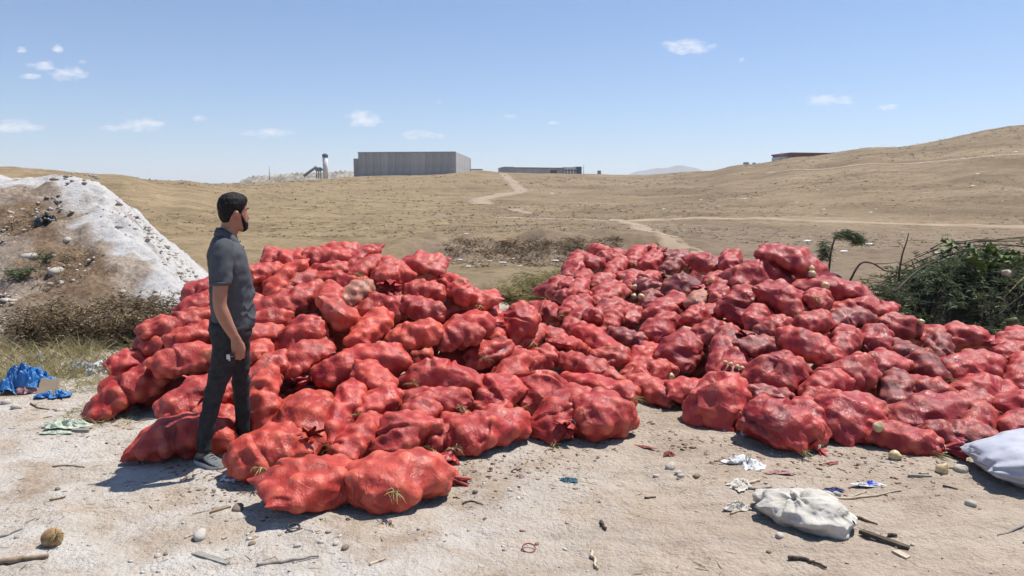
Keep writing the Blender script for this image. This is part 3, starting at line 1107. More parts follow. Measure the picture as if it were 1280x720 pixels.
def pairs(x, cell):
    ij = np.floor(x / cell).astype(np.int64)
    ij -= ij.min(0)
    dims = ij.max(0) + 3
    key = (ij[:, 0] * dims[1] + ij[:, 1]) * dims[2] + ij[:, 2]
    order = np.argsort(key, kind='stable')
    sk = key[order]
    A_, B_ = [], []
    for dx in (-1, 0, 1):
        for dy in (-1, 0, 1):
            for dz in (-1, 0, 1):
                dk = (dx * dims[1] + dy) * dims[2] + dz
                if dk < 0:
                    continue
                lo = np.searchsorted(sk, key + dk, 'left')
                hi = np.searchsorted(sk, key + dk, 'right')
                n = hi - lo
                tot = n.sum()
                if tot == 0:
                    continue
                src = np.repeat(np.arange(len(x)), n)
                start = np.repeat(lo - np.r_[0, np.cumsum(n)[:-1]], n)
                dst = order[start + np.arange(tot)]
                ok = src < dst if dk == 0 else np.ones(tot, bool)
                A_.append(src[ok])
                B_.append(dst[ok])
    return np.concatenate(A_), np.concatenate(B_)


NIT = 54
for it in range(NIT):
    sc = min(1.0, .5 + .5 * it / 26)
    if it % 3 == 0:
        pa_, pb_ = pairs(x, .15)
        diff = own[pa_] != own[pb_]
        pa_, pb_ = pa_[diff], pb_[diff]
    for _ in range(2):
        dv = x[pb_] - x[pa_]
        dist = np.linalg.norm(dv, axis=1) + 1e-9
        rs = (radf[pa_] + radf[pb_]) * min(1.0, sc + .1)
        ov = rs - dist
        k = ov > 0
        push = (dv[k] / dist[k, None]) * (ov[k, None] * .36)
        np.add.at(x, pa_[k], -push)
        np.add.at(x, pb_[k], push)
    # gravity and ground
    x[:, 2] -= np.where(vis[own], .0022, .004)
    x[:, 2] = np.maximum(x[:, 2], radf * .9)
    dl = x[:, None, :] - LEGS[None]
    dd = np.linalg.norm(dl, axis=2)
    o_ = np.maximum(0, radf[:, None] + LR - dd)
    x += (dl / (dd[..., None] + 1e-9) * o_[..., None]).sum(1) * .5
    # shape matching
    C = np.zeros((NS, 3))
    np.add.at(C, own, x)
    C /= cnt[:, None]
    y = x - C[own]
    cov = np.zeros((NS, 3, 3))
    np.add.at(cov, own, y[:, :, None] * rel[:, None, :])
    U, _s, Vt = np.linalg.svd(cov)
    det = np.sign(np.linalg.det(U @ Vt))
    U[:, :, 2] *= det[:, None]
    RM = U @ Vt
    pull = np.where(vis, .30, .02)[:, None]
    Cn = C + (CT - C) * pull
    goal = Cn[own] + np.einsum('nij,nj->ni', RM[own], rel) * sc
    stiff = .5 if it < 26 else .27
    x += (goal - x) * stiff


# ---- net skins
def skin(i):
    s = sacks[i]
    t_ = s['t']
    p = x[off[i]:off[i + 1]]
    r = radf[off[i]:off[i + 1]]
    q = rest[off[i]:off[i + 1]]
    v0 = t_['v'] * s['S']
    lp = (v0[:, None, :] - q[t_['idx']]) @ RM[i].T
    v = ((p[t_['idx']] + lp) * t_['w'][..., None]).sum(1)
    nb, pin = t_['nb'], t_['pin']
    r_in = r + .004
    slack = 1 - .8 * smoothstep(.72, .94, np.abs(t_['tt'])) * np.where(t_['tt'] < 0, t_['sewn'][0], t_['sewn'][1])
    for k in range(10):
        lap = v[nb].mean(1) - v
        v = v + lap * (.30 * (1 - pin))[:, None]
        dv = v[:, None, :] - p[None]
        d = np.linalg.norm(dv, axis=2)
        gap = d - r_in[None]
        jn = gap.argmin(1)
        ar = np.arange(len(v))
        g_ = gap[ar, jn]
        nrm = dv[ar, jn] / (d[ar, jn][:, None] + 1e-9)
        mv = np.where(g_ < 0, -g_ * .85, -np.minimum(g_, .05) * .17 * slack) * (1 - .8 * pin)
        v = v + nrm * mv[:, None]
    v = v + (v[nb].mean(1) - v) * (.3 * (1 - pin))[:, None]
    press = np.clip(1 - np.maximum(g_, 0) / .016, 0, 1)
    if not s['vis']:
        G = v.reshape(t_['nu'], t_['nv'], 3)
        G[0], G[-1] = G[0].mean(0), G[-1].mean(0)
        return G.reshape(-1, 3), press
    # creases: pleats run from the ends, slack folds elsewhere
    fs = v0 + i * 3.7
    tt, th = t_['tt'], t_['th']
    ends = smoothstep(.45, .98, np.abs(tt))
    ce = v.mean(0)
    rad_d = v - ce
    rad_d /= np.linalg.norm(rad_d, axis=1)[:, None] + 1e-9
    pl = np.sin(th * 9 + 2.5 * noise3(fs * 6, 71) + i) * .5 + np.sin(th * 15 + i * 2 + 2 * noise3(fs * 9, 72)) * .5
    rg = 1 - np.abs(noise3(fs * np.array([8, 13, 13]) + noise3(fs * 4, 76)[:, None] * 1.5, 77))
    fold = -np.abs(fbm(fs * np.array([6, 9, 9]), 73, 3)) * .012 + .012 * fbm(fs * 4.5, 74, 2) + .006 * np.clip(rg, 0, 1) ** 5
    # one or two pinched creases where the half-slack sack has folded
    gq = np.random.default_rng(900 + i)
    for _c in range(int(gq.integers(0, 4))):
        nd = gq.normal(0, 1, 3) * np.array([1, .55, .55])
        nd /= np.linalg.norm(nd)
        sd = v0 @ nd - gq.uniform(-.14, .14)
        sd = sd + .03 * noise3(fs * 5, 75)
        win = smoothstep(-.3, .6, np.cos(th - gq.uniform(0, 6.28)))
        dp = gq.uniform(.018, .045)
        fold = fold + win * dp * (-np.exp(-(sd / .016) ** 2) + .35 * np.exp(-((np.abs(sd) - .05) / .03) ** 2))
    v = v + rad_d * ((pl * .0065 * ends * (1 - pin * .6)) + fold * (1 - .45 * press))[:, None]
    v[:, 2] = np.maximum(v[:, 2], .006)
    # close the ends
    nu, nv = t_['nu'], t_['nv']
    G = v.reshape(nu, nv, 3)
    for r_, se in ((0, t_['sewn'][0]), (-1, t_['sewn'][1])):
        if se:
            G[r_] = .5 * (G[r_] + G[r_][(-np.arange(nv)) % nv])
        else:
            G[r_] = G[r_].mean(0)
    return G.reshape(-1, 3), press


m, t, b = new_mat('onion_net')
oc = node(t, 'ShaderNodeObjectInfo')
pr = node(t, 'ShaderNodeAttribute', attribute_name='press').outputs['Fac']
co = node(t, 'ShaderNodeTexCoord').outputs['Object']
rnd = node(t, 'ShaderNodeVectorMath', operation='ADD')
t.links.new(co, rnd.inputs[0])
t.links.new(oc.outputs['Location'], rnd.inputs[1])
vec = rnd.outputs[0]
net = oc.outputs['Color']
var = ramp(t, noise_n(t, 7, 3, .6, vec), [(.3, (.72, .70, .70)), (.5, (1, 1, 1)), (.7, (1.12, 1.12, 1.12))])
net = mixc_n(t, .8, net, var, 'MULTIPLY')
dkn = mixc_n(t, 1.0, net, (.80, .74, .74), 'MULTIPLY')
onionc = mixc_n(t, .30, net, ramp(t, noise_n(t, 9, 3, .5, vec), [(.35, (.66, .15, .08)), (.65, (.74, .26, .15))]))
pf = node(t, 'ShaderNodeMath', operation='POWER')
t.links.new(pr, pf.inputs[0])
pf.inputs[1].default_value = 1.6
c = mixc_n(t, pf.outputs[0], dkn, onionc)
# rotten juice and dirt stains
st = ramp(t, noise_n(t, 3.1, 4, .55, vec, .5), [(.60, (0, 0, 0)), (.70, (1, 1, 1))])
stf = node(t, 'ShaderNodeMath', operation='MULTIPLY')
t.links.new(st, stf.inputs[0])
stf.inputs[1].default_value = .6
c = mixc_n(t, stf.outputs[0], c, (.13, .030, .030))
dst = ramp(t, noise_n(t, 2.3, 4, .65, vec, .3), [(.56, (0, 0, 0)), (.72, (1, 1, 1))])
dsf = node(t, 'ShaderNodeMath', operation='MULTIPLY')
t.links.new(dst, dsf.inputs[0])
dsf.inputs[1].default_value = .20
c = mixc_n(t, dsf.outputs[0], c, (.42, .27, .20))
t.links.new(c, b.inputs['Base Color'])
t.links.new(ramp(t, noise_n(t, 5, 4, .6, vec), [(.3, (.40, .40, .40)), (.7, (.64, .64, .64))]), b.inputs['Roughness'])
b.inputs['Specular IOR Level'].default_value = .42
b.inputs['Sheen Weight'].default_value = .0
b.inputs['Sheen Roughness'].default_value = .4
b.inputs['Sheen Tint'].default_value = (1, .6, .55, 1)
mapn = node(t, 'ShaderNodeMapping')
mapn.inputs['Scale'].default_value = (1, 1, .45)
t.links.new(vec, mapn.inputs['Vector'])
h1 = noise_n(t, 34, 3, .62, mapn.outputs[0], 1.2)
vo = node(t, 'ShaderNodeTexVoronoi', feature='SMOOTH_F1')
vo.inputs['Scale'].default_value = 12.5
vo.inputs['Smoothness'].default_value = .35
t.links.new(vec, vo.inputs['Vector'])
vi = node(t, 'ShaderNodeMath', operation='MULTIPLY')
t.links.new(vo.outputs['Distance'], vi.inputs[0])
vi.inputs[1].default_value = -1.5
wr = node(t, 'ShaderNodeMath', operation='MULTIPLY_ADD')
t.links.new(h1, wr.inputs[0])
wr.inputs[1].default_value = .8
t.links.new(vi.outputs[0], wr.inputs[2])
bump_n(t, b, wr.outputs[0], .5, .020)
M_NET = m

M_STRAW = leaf_mat('dry_onion_leaves', [(.30, .23, .09), (.42, .33, .15), (.50, .42, .22), (.25, .24, .08)], .7, .2)
M_TWINE = simple_mat('pale_twine', (.45, .36, .28), (.6, .5, .4), 30, .8, .3)


def blades(n, origin, spread, length, width, up=.5, seed=0, droop=.5, seg=3, out=None):
    """n curved tapering blades rising from points near origin; returns v, f"""
    g = np.random.default_rng(seed)
    V, F = [], []
    base = np.asarray(origin, float) + g.normal(0, 1, (n, 3)) * np.asarray(spread)
    az = g.uniform(0, 2 * math.pi, n)
    d = np.stack([np.cos(az), np.sin(az), np.zeros(n)], 1)
    if out is not None:
        d = d * .6 + np.asarray(out, float)
    d[:, 2] += up + g.normal(0, .25, n)
    d /= np.linalg.norm(d, axis=1)[:, None]
    ln = length * g.uniform(.55, 1.25, n)
    wd = width * g.uniform(.6, 1.3, n)
    sd = np.cross(d, g.normal(0, 1, (n, 3)))
    sd /= np.linalg.norm(sd, axis=1)[:, None] + 1e-9
    bend = g.normal(0, 1, (n, 3)) * .25
    bend[:, 2] -= droop
    v = np.zeros((n, (seg + 1) * 2, 3))
    for k in range(seg + 1):
        f_ = k / seg
        c = base + d * (ln * f_)[:, None] + bend * (ln * f_ ** 2 * .5)[:, None]
        w = wd * (1 - f_ ** 1.6 * .92) * .5
        v[:, 2 * k] = c + sd * w[:, None]
        v[:, 2 * k + 1] = c - sd * w[:, None]
    f = []
    for k in range(seg):
        f.append([2 * k, 2 * k + 1, 2 * k + 3, 2 * k + 2])
    f = np.array(f)[None] + (np.arange(n) * (seg + 1) * 2)[:, None, None]
    return v.reshape(-1, 3), f.reshape(-1, 4)


def neck_mesh(seed):
    """gathered, tied mouth of a sack: pleated collar, narrow waist, ragged frill"""
    g = np.random.default_rng(seed)
    n = 28
    rows = [(-.030, .050), (-.010, .030), (.006, .0165), (.020, .020), (.042, .036), (.066, .050), (.078, .052)]
    th = np.arange(n) * 2 * math.pi / n
    v = []
    for k, (xx, rr_) in enumerate(rows):
        pl = 1 + (.10 + .32 * (k > 2)) * np.sin(th * 7 + seed) * (k / 6) + .15 * g.normal(0, 1, n) * (k > 3)
        rag = g.normal(0, .008, n) * (k > 4)
        sag = -.010 * (k / 6) ** 2
        v.append(np.stack([xx + rag, np.cos(th) * rr_ * pl * 1.2, np.sin(th) * rr_ * pl * .62 + sag], 1))
    return np.concatenate(v), grid_faces(len(rows), n, True)


NECKS = [mesh('tied_neck', *neck_mesh(k), M_NET) for k in range(5)]
for me in NECKS:
    attr(me, 'press', np.zeros(len(me.vertices)))
a_ = np.linspace(0, 4 * math.pi, 34)
TWINE = Buf().tube(np.stack([.004 + .004 * np.sin(a_ * .5), np.cos(a_) * .0215, np.sin(a_) * .0145], 1), .0022, 5).mesh('twine', M_TWINE)
LEAF = [mesh('onion_leaves', *blades(16, (0, 0, 0), (.012, .012, .008), .10, .007, .35, 300 + k, .9, 3, (0, -.8, 0)), M_STRAW) for k in range(6)]

# ---- words that single each sack out
HAND = {10: 'long orange-red onion sack lying on the ground just behind the standing man\'s shoes',
        11: 'round onion sack with a pleated mouth right in front of the man\'s legs',
        12: 'pillow-shaped pale red onion sack lying flat in front of the left pile',
        13: 'long onion sack nearest the camera, straw poking out at its lower end',
        14: 'tall plump onion sack leaning upright just right of the man',
        24: 'onion sack bent over like a saddle with a straw-filled hole',
        7: 'long onion sack slanting down at the far left end of the left pile',
        19: 'onion sack leaning diagonally beside the last front sack of the left pile',
        20: 'blunt onion sack with a puckered mouth ending the left pile\'s front row',
        85: 'short onion sack alone at the left front edge of the right pile',
        44: 'onion sack with a dark pointed end lying on top of the left pile'}
TONEW = {'o': 'orange-red', 'r': 'bright red', 'c': 'crimson', 'p': 'dull purple-red', 't': 'faded tan-pink'}
rows = {}
for i, s in enumerate(sacks):
    if not s['vis']:
        continue
    cx = (s['e'][0] + s['e'][2]) / 2
    cy = (s['e'][1] + s['e'][3]) / 2
    pile = 'left' if cx < 692 + max(0, cy - 400) * .9 else 'right'
    top = {'left': [545, 490, 445, 405, 365, 335], 'right': [520, 480, 440, 405, 370, 340]}[pile]
    r_ = next((k for k, lim in enumerate(top) if cy > lim), len(top))
    s['pile'] = pile
    rows.setdefault((pile, r_), []).append((cx, i))
ORD = ['first', 'second', 'third', 'fourth', 'fifth', 'sixth', 'seventh', 'eighth', 'ninth', 'tenth', 'eleventh', 'twelfth', 'thirteenth',
       'fourteenth', 'fifteenth', 'sixteenth', 'seventeenth', 'eighteenth', 'nineteenth', 'twentieth', 'twenty-first', 'twenty-second',
       'twenty-third', 'twenty-fourth', 'twenty-fifth', 'twenty-sixth', 'twenty-seventh', 'twenty-eighth']
ROWN = ['front row', 'second row', 'third row', 'fourth row', 'fifth row', 'sixth row', 'topmost row']
for (pile, r_), lst in rows.items():
    lst.sort()
    for n, (cx, i) in enumerate(lst):
        s = sacks[i]
        what = TONEW[s['tone']] + ' onion sack'
        if 'k' in s['fl']:
            what += ' with tied mouth'
        elif 'l' in s['fl']:
            what += ' leaking dry leaves'
        s['label'] = HAND.get(i, f"{what}, {ORD[n]} from left in the {pile} pile's {ROWN[r_]}")

# ---- build
SACK_OBJ = []
for i, s in enumerate(sacks):
    v, press = skin(i)
    ce = v.mean(0)
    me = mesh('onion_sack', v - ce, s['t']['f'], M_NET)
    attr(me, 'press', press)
    o = link('onion_sack', me, None, ce)
    tn = np.array(TONES[s['tone']]) * rng.uniform(.86, 1.12)
    tn[1:] *= rng.uniform(.85, 1.25)
    o.color = (*tn, 1)
    SACK_OBJ.append(o)
    if not s['vis']:
        tag(o, 'red onion sack buried deep in a pile, glimpsed between other sacks', 'sack', 'sacks buried inside the piles')
        continue
    tag(o, s['label'], 'sack', 'onion sacks of the %s pile' % s['pile'])
    t_ = s['t']
    nv = t_['nv']
    V = v - ce
    if 'k' in s['fl']:
        # choose the end nearer the camera or higher, as the photograph shows mouths
        e0, e1 = V[:nv].mean(0), V[-nv:].mean(0)
        end, prev = (e0, V[nv * 5:nv * 6].mean(0)) if (i % 2 == 0) else (e1, V[-nv * 6:-nv * 5].mean(0))
        dx = Vector(end - prev).normalized()
        nk = link('tied_neck', NECKS[i % 5], o, Vector(end), dx.to_track_quat('X', 'Z').to_euler())
        k_ = 1.2 + .6 * rng.random()
        nk.scale = (k_, k_, k_)
        nk.color = (tn[0] * 1.05, tn[1], tn[2], 1)
        link('twine', TWINE, nk)
    if 'l' in s['fl'] or rng.random() < .22:
        # leaves come through on the side turned to the open front
        sc_ = V @ np.array([.25 * (1 if i % 2 else -1), -.9, .1])
        q = V[np.argsort(sc_)[-6]]
        lf = link('onion_leaves', LEAF[i % 6], o, Vector(q), (0, 0, rng.uniform(-.6, .6)))

# buried sacks that no gap shows are left out
dgr = bpy.context.evaluated_depsgraph_get()
dgr.update()
seen = set()
for ox in (0.0, -.7, .7):
    oo = Vector((ox, 0, CAM_H))
    for py in range(292, 652, 5):
        for px in range(110, 1280, 5):
            if ox:
                r = (pile_point(px, py)[0] - oo) if (px + py) % 15 == 0 else None
                if r is None:
                    continue
            else:
                r = ray(px, py)
            ok, _l, _n, _i, ob, _m = SC.ray_cast(dgr, oo, r.normalized())
            if ok:
                seen.add(ob.name)
for i, o in enumerate(SACK_OBJ):
    if not sacks[i]['vis'] and o.name not in seen:
        bpy.data.objects.remove(o)

# ---- onions that have rolled out
m, t, b = new_mat('onion_skin')
co = node(t, 'ShaderNodeTexCoord').outputs['Object']
sepn = node(t, 'ShaderNodeSeparateXYZ')
t.links.new(co, sepn.inputs[0])
wv = noise_n(t, 30, 4, .6, co, .5)
cc = ramp(t, wv, [(.3, (.42, .27, .11)), (.5, (.56, .43, .23)), (.7, (.66, .57, .36))])
t.links.new(cc, b.inputs['Base Color'])
b.inputs['Roughness'].default_value = .42
bump_n(t, b, wv, .2, .004)
M_ONION = m
m2 = simple_mat('browned_onion_skin', (.17, .09, .04), (.42, .29, .14), 26, .5, .4, .006)


def onion_mesh(r, mat, seed=0):
    nu, nv = 14, 16
    ph = np.linspace(0, math.pi, nu)
    z = np.cos(ph) * r * .93
    rr_ = np.sin(ph) * r
    z = z + np.where(np.cos(ph) > .8, (np.cos(ph) - .8) / .2 * r * .28, 0)
    rr_ = rr_ + (ph < .01) * .004
    th = np.arange(nv) * 2 * math.pi / nv
    v = np.stack([np.outer(rr_, np.cos(th)), np.outer(rr_, np.sin(th)), np.repeat(z[:, None], nv, 1)], -1).reshape(-1, 3)
    v *= 1 + .05 * noise3(v / r * 1.6 + seed, 81)[:, None]
    return mesh('onion', v, grid_faces(nu, nv, True), mat)


ON = onion_mesh(.038, M_ONION)
ON2 = onion_mesh(.05, m2, 5)
ROOT = mesh('root_tuft', *blades(18, (0, 0, 0), (.004, .004, .002), .028, .003, -.8, 21, -.2, 2), M_STRAW)
deps0 = bpy.context.evaluated_depsgraph_get()
deps0.update()


def scene_hit(px, py):
    """first surface on the sight line through a pixel"""
    dgr = bpy.context.evaluated_depsgraph_get()
    r = ray(px, py).normalized()
    ok, loc, nrm, _i, ob, _m = SC.ray_cast(dgr, Vector((0, 0, CAM_H)) + r * .1, r)
    return loc if ok else on_ground(px, py)


def put_onion(px, py, label, lift=.02, me=ON, sc=1.0):
    p = scene_hit(px, py)
    o = link('onion', me, None, p + Vector((0, -.01, lift)), (rng.uniform(-1.4, 1.4), rng.uniform(-1.4, 1.4), rng.uniform(0, 6)))
    o.scale = (sc,) * 3
    link('root_tuft', ROOT, o, (0, 0, -.033))
    return tag(o, label, 'onion', 'onions fallen out of their sacks')


put_onion(794, 361, 'bare yellow onion in the gap left of the purple sacks')
put_onion(792, 373, 'lower left onion of the loose onions left of the purple sacks')
put_onion(801, 373, 'lower right onion of the loose onions left of the purple sacks')
put_onion(1014, 338, 'small onion perched beneath the highest sack of the right pile', sc=.8)
put_onion(1015, 345, 'onion just below the small one near the right pile top')
put_onion(1031, 360, 'pale onion lying on the right slope of the right pile', sc=1.1)
put_onion(838, 473, 'pale onion on the low sack between the two piles', sc=.9)
put_onion(1097, 537, 'onion wedged right of the front sack of the right pile')
put_onion(1150, 405, 'onion at the edge between the red sacks and green plant heap', sc=.8)
for k, (a1, a2) in enumerate(((906, 456), (913, 458), (921, 461), (927, 463))):
    put_onion(a1, a2, ORD[k] + ' from left of the four pale bulbs spilling from a torn sack', sc=.55)
# ------------------------------------------------------------------ the standing man
def remesh_obj(name, buf, voxel, mat, smooth_it=6, fac=.5):
    """one continuous closed surface out of overlapping closed lofts"""
    me = buf.mesh(name + '_raw', None)
    o = bpy.data.objects.new(name + '_raw', me)
    COL.objects.link(o)
    md = o.modifiers.new('r', 'REMESH')
    md.mode = 'VOXEL'
    md.voxel_size = voxel
    sm = o.modifiers.new('s', 'SMOOTH')
    sm.factor = fac
    sm.iterations = smooth_it
    dg = bpy.context.evaluated_depsgraph_get()
    dg.update()
    new = bpy.data.meshes.new_from_object(o.evaluated_get(dg))
    new.name = name
    bpy.data.objects.remove(o)
    bpy.data.meshes.remove(me)
    new.materials.clear()
    new.materials.append(mat)
    new.polygons.foreach_set('use_smooth', np.ones(len(new.polygons), dtype=bool))
    return new


def displace(me, fn):
    n = len(me.vertices)
    co = np.empty(n * 3, np.float32)
    me.vertices.foreach_get('co', co)
    no = np.empty(n * 3, np.float32)
    me.vertices.foreach_get('normal', no)
    co = co.reshape(-1, 3).astype(float)
    no = no.reshape(-1, 3)
    co = co + no * fn(co)[:, None]
    me.vertices.foreach_set('co', co.astype(np.float32).ravel())
    me.update()


LAT = (0, 1, 0)


def rings(rows):
    """rows: (x, y, z, fore-aft half, lateral half)"""
    p = [(r[0], r[1], r[2]) for r in rows]
    rd = [(r[3], r[4]) for r in rows]
    return p, rd


def smooth_rows(rows, n=24):
    rows = np.array(rows, float)
    s = np.linspace(0, 1, len(rows))
    q = np.linspace(0, 1, n)
    # Catmull-Rom
    out_ = []
    for u in q:
        k = min(int(u * (len(rows) - 1)), len(rows) - 2)
        f = u * (len(rows) - 1) - k
        p0, p1, p2, p3 = rows[max(k - 1, 0)], rows[k], rows[k + 1], rows[min(k + 2, len(rows) - 1)]
        out_.append(.5 * ((2 * p1) + (-p0 + p2) * f + (2 * p0 - 5 * p1 + 4 * p2 - p3) * f * f + (-p0 + 3 * p1 - 3 * p2 + p3) * f ** 3))
    return np.array(out_)


def loft(buf, rows, n=20, m=24):
    r = smooth_rows(rows, m)
    p, rd = rings(r)
    buf.tube(p, rd, n, LAT)


M_SKIN = simple_mat('skin', (.30, .135, .085), (.36, .17, .11), 14, .5, .15, .003, spec=.4)
M_SHIRT = simple_mat('grey_polo_cotton', (.062, .068, .078), (.082, .089, .100), 12, .85, .35, .006, spec=.2)
M_JEAN = simple_mat('charcoal_denim', (.020, .021, .023), (.042, .043, .045), 22, .85, .4, .004, spec=.2)
M_HAIR = simple_mat('black_hair', (.004, .004, .004), (.010, .009, .008), 90, .6, .8, .004, spec=.2)
M_SHOE = simple_mat('grey_mesh_shoe', (.09, .10, .10), (.17, .18, .18), 40, .8, .4, .003)
M_SOLE = simple_mat('pale_rubber', (.40, .40, .38), (.52, .51, .49), 20, .7, .2, .003)
M_SHOEB = simple_mat('black_shoe_trim', (.02, .02, .022), (.04, .04, .042), 30, .7, .3, .003)

ORIGIN = Vector((-1.83, 4.78, 0))
man = empty('person', ORIGIN)
tag(man, 'man in grey polo shirt and dark jeans standing with his back half turned', 'person')
YAW = math.radians(8)

# --- legs, hips in local coordinates (x forward = right in the photograph, y away from the camera)
NEAR = [(-.020, -.085, .90, .120, .10), (-.038, -.090, .80, .100, .092), (-.058, -.090, .70, .082, .080), (-.088, -.088, .60, .072, .072), (-.120, -.085, .50, .062, .064),
        (-.148, -.083, .40, .056, .058), (-.177, -.082, .28, .053, .054), (-.200, -.082, .17, .048, .050), (-.211, -.082, .085, .049, .052)]
FAR = [(.015, .085, .90, .115, .10), (.024, .095, .80, .096, .092), (.030, .108, .70, .080, .080), (.038, .122, .60, .070, .072), (.042, .138, .50, .060, .062),
       (.045, .155, .40, .055, .057), (.047, .172, .28, .053, .054), (.047, .186, .17, .048, .050), (.047, .197, .085, .049, .052)]
HIP = [(-.005, 0, .98, .115, .150), (-.005, 0, .93, .128, .160), (-.012, 0, .87, .138, .168), (-.012, 0, .81, .128, .165), (-.01, 0, .755, .09, .13)]
bf = Buf()
loft(bf, NEAR)
loft(bf, FAR)
loft(bf, HIP, 24)
jean = remesh_obj('trousers', bf, .010, M_JEAN, 8)


def jean_fold(c):
    z = c[:, 2]
    knee = np.exp(-((z - .47) / .10) ** 2) + .9 * np.exp(-((z - .14) / .07) ** 2) + .6 * np.exp(-((z - .76) / .07) ** 2)
    q = np.stack([c[:, 0] * 7, c[:, 1] * 7, z * 24 + c[:, 0] * 14], 1)
    return .008 * knee * noise3(q, 91) + .0035 * noise3(c * np.array([14, 14, 30]), 92)


displace(jean, jean_fold)
link('trousers', jean, man)

# --- shirt
TOR = [(.002, 0, .875, .126, .166), (.004, 0, .93, .132, .168), (.010, 0, 1.0, .136, .166), (.006, 0, 1.1, .130, .168), (.000, 0, 1.2, .130, .182), (-.010, 0, 1.3, .126, .196),
       (-.018, 0, 1.37, .112, .198), (-.022, 0, 1.42, .088, .165), (-.016, 0, 1.455, .068, .098), (-.010, 0, 1.475, .060, .070)]
SLR = [(-.030, -.150, 1.415, .062, .06), (-.038, -.185, 1.385, .070, .062), (-.052, -.215, 1.31, .068, .058), (-.062, -.232, 1.24, .064, .055), (-.068, -.240, 1.185, .062, .054)]
SLL = [(-.025, .150, 1.415, .062, .06), (-.030, .185, 1.385, .070, .062), (-.040, .215, 1.31, .068, .058), (-.045, .232, 1.24, .064, .055), (-.048, .240, 1.185, .062, .054)]
bf = Buf()
loft(bf, TOR, 28, 30)
loft(bf, SLR)
loft(bf, SLL)
shirt = remesh_obj('polo_shirt', bf, .009, M_SHIRT, 5)


def shirt_fold(c):
    z = c[:, 2]
    q = np.stack([c[:, 0] * 9 + z * 5, c[:, 1] * 8, z * 9 - c[:, 0] * 9], 1)
    low = smoothstep(1.35, 1.0, z)
    return .014 * low * noise3(q, 93) + .007 * noise3(q * 2.1, 94) + .010 * low * np.clip(1 - np.abs(noise3(q * 1.3 + 5, 97)), 0, 1) ** 6


displace(shirt, shirt_fold)
so = link('polo_shirt', shirt, man)
# turned-down collar
cr = []
thc = np.linspace(math.radians(28), math.radians(332), 40)
for k, (zz, ra, rb) in enumerate(((1.462, .066, .074), (1.500, .060, .066), (1.506, .066, .072), (1.468, .080, .090), (1.455, .082, .093))):
    dip = .045 * np.clip(np.cos(thc), -.4, 1)
    cr.append(np.stack([-.006 + np.cos(thc) * ra, np.sin(thc) * rb, zz - dip], 1))
link('collar', mesh('collar', np.concatenate(cr), grid_faces(5, 40), M_SHIRT), so)
M_BUTTON = simple_mat('dark_button', (.01, .01, .012), (.02, .02, .02), 10, .4, 0)
for k in range(2):
    link('button', Buf().tube([(0, 0, 0), (.006, 0, 0)], .006, 8).mesh('button', M_BUTTON), so, (.068 + .020 * k, .012, 1.432 - .035 * k))
# cuff rims of the sleeves and the hem band
for rows_, nm in ((SLR, 'sleeve_cuff'), (SLL, 'sleeve_cuff')):
    x0_, y0_, z0_, ra, rb = rows_[-1]
    th = np.arange(28) * 2 * math.pi / 28
    rr_ = [np.stack([x0_ + np.cos(th) * (ra + d_), y0_ + np.sin(th) * (rb + d_), 0 * th + z0_ + h_], 1) for d_, h_ in ((-.006, -.004), (.003, -.005), (.004, .014), (-.001, .018))]
    link(nm, mesh(nm, np.concatenate(rr_), grid_faces(4, 28, True), M_SHIRT), so)

# --- body: torso core, neck, arms, hands, head in one skin
bf = Buf()
loft(bf, [(-.01, 0, .90, .09, .12), (0, 0, 1.1, .09, .13), (-.01, 0, 1.3, .09, .15), (-.018, 0, 1.40, .07, .13), (-.014, 0, 1.46, .058, .062), (.004, 0, 1.50, .056, .058), (.020, 0, 1.545, .056, .056), (.03, 0, 1.58, .05, .05)])
ARMR = [(-.035, -.185, 1.38, .052, .048), (-.055, -.225, 1.25, .050, .046), (-.070, -.243, 1.14, .044, .042), (-.076, -.250, 1.06, .041, .038), (-.058, -.254, .99, .042, .037),
        (-.026, -.256, .91, .035, .031), (.004, -.256, .845, .028, .022)]
ARML = [(-.030, .185, 1.38, .052, .048), (-.045, .225, 1.25, .050, .046), (-.052, .243, 1.14, .044, .042), (-.052, .250, 1.06, .041, .038), (-.030, .252, .99, .042, .037),
        (.006, .250, .91, .035, .031), (.036, .246, .845, .028, .022)]
loft(bf, ARMR, 16, 26)
loft(bf, ARML, 16, 26)


def hand(buf, wrist, sgn):
    """palm, four unequal curled fingers and a thumb; sgn +1: palm turned to +y"""
    wx, wy, wz = wrist
    loft(buf, [(wx, wy, wz + .012, .027, .020), (wx + .006, wy, wz - .02, .034, .018), (wx + .012, wy, wz - .055, .040, .016), (wx + .016, wy + sgn * .002, wz - .085, .039, .014)], 14, 10)
    for k in range(4):
        fx = wx + .044 - .0205 * k
        ln = (.066, .074, .071, .056)[k]
        z0_ = wz - .078 - (.006, .010, .008, 0)[k]
        c_ = .55 + .12 * k
        pts = [(fx, wy, z0_ + .02), (fx + .002, wy - sgn * .002, z0_), (fx + .003, wy + sgn * .006, z0_ - ln * .42), (fx + .002, wy + sgn * (.010 + .022 * c_), z0_ - ln * .70), (fx - .001, wy + sgn * (.018 + .042 * c_), z0_ - ln * .78)]
        buf.tube(smooth_rows(np.array(pts), 12), list(np.linspace(.0098, .0076, 12)), 9, (1, 0, .1))
    pts = [(wx + .020, wy, wz - .015), (wx + .040, wy + sgn * .010, wz - .040), (wx + .050, wy + sgn * .018, wz - .068), (wx + .050, wy + sgn * .024, wz - .095)]
    buf.tube(smooth_rows(np.array(pts), 12), list(np.linspace(.0135, .0088, 12)), 9, (1, 0, .1))


hand(bf, (.004, -.256, .845), 1)
hand(bf, (.036, .246, .845), -1)
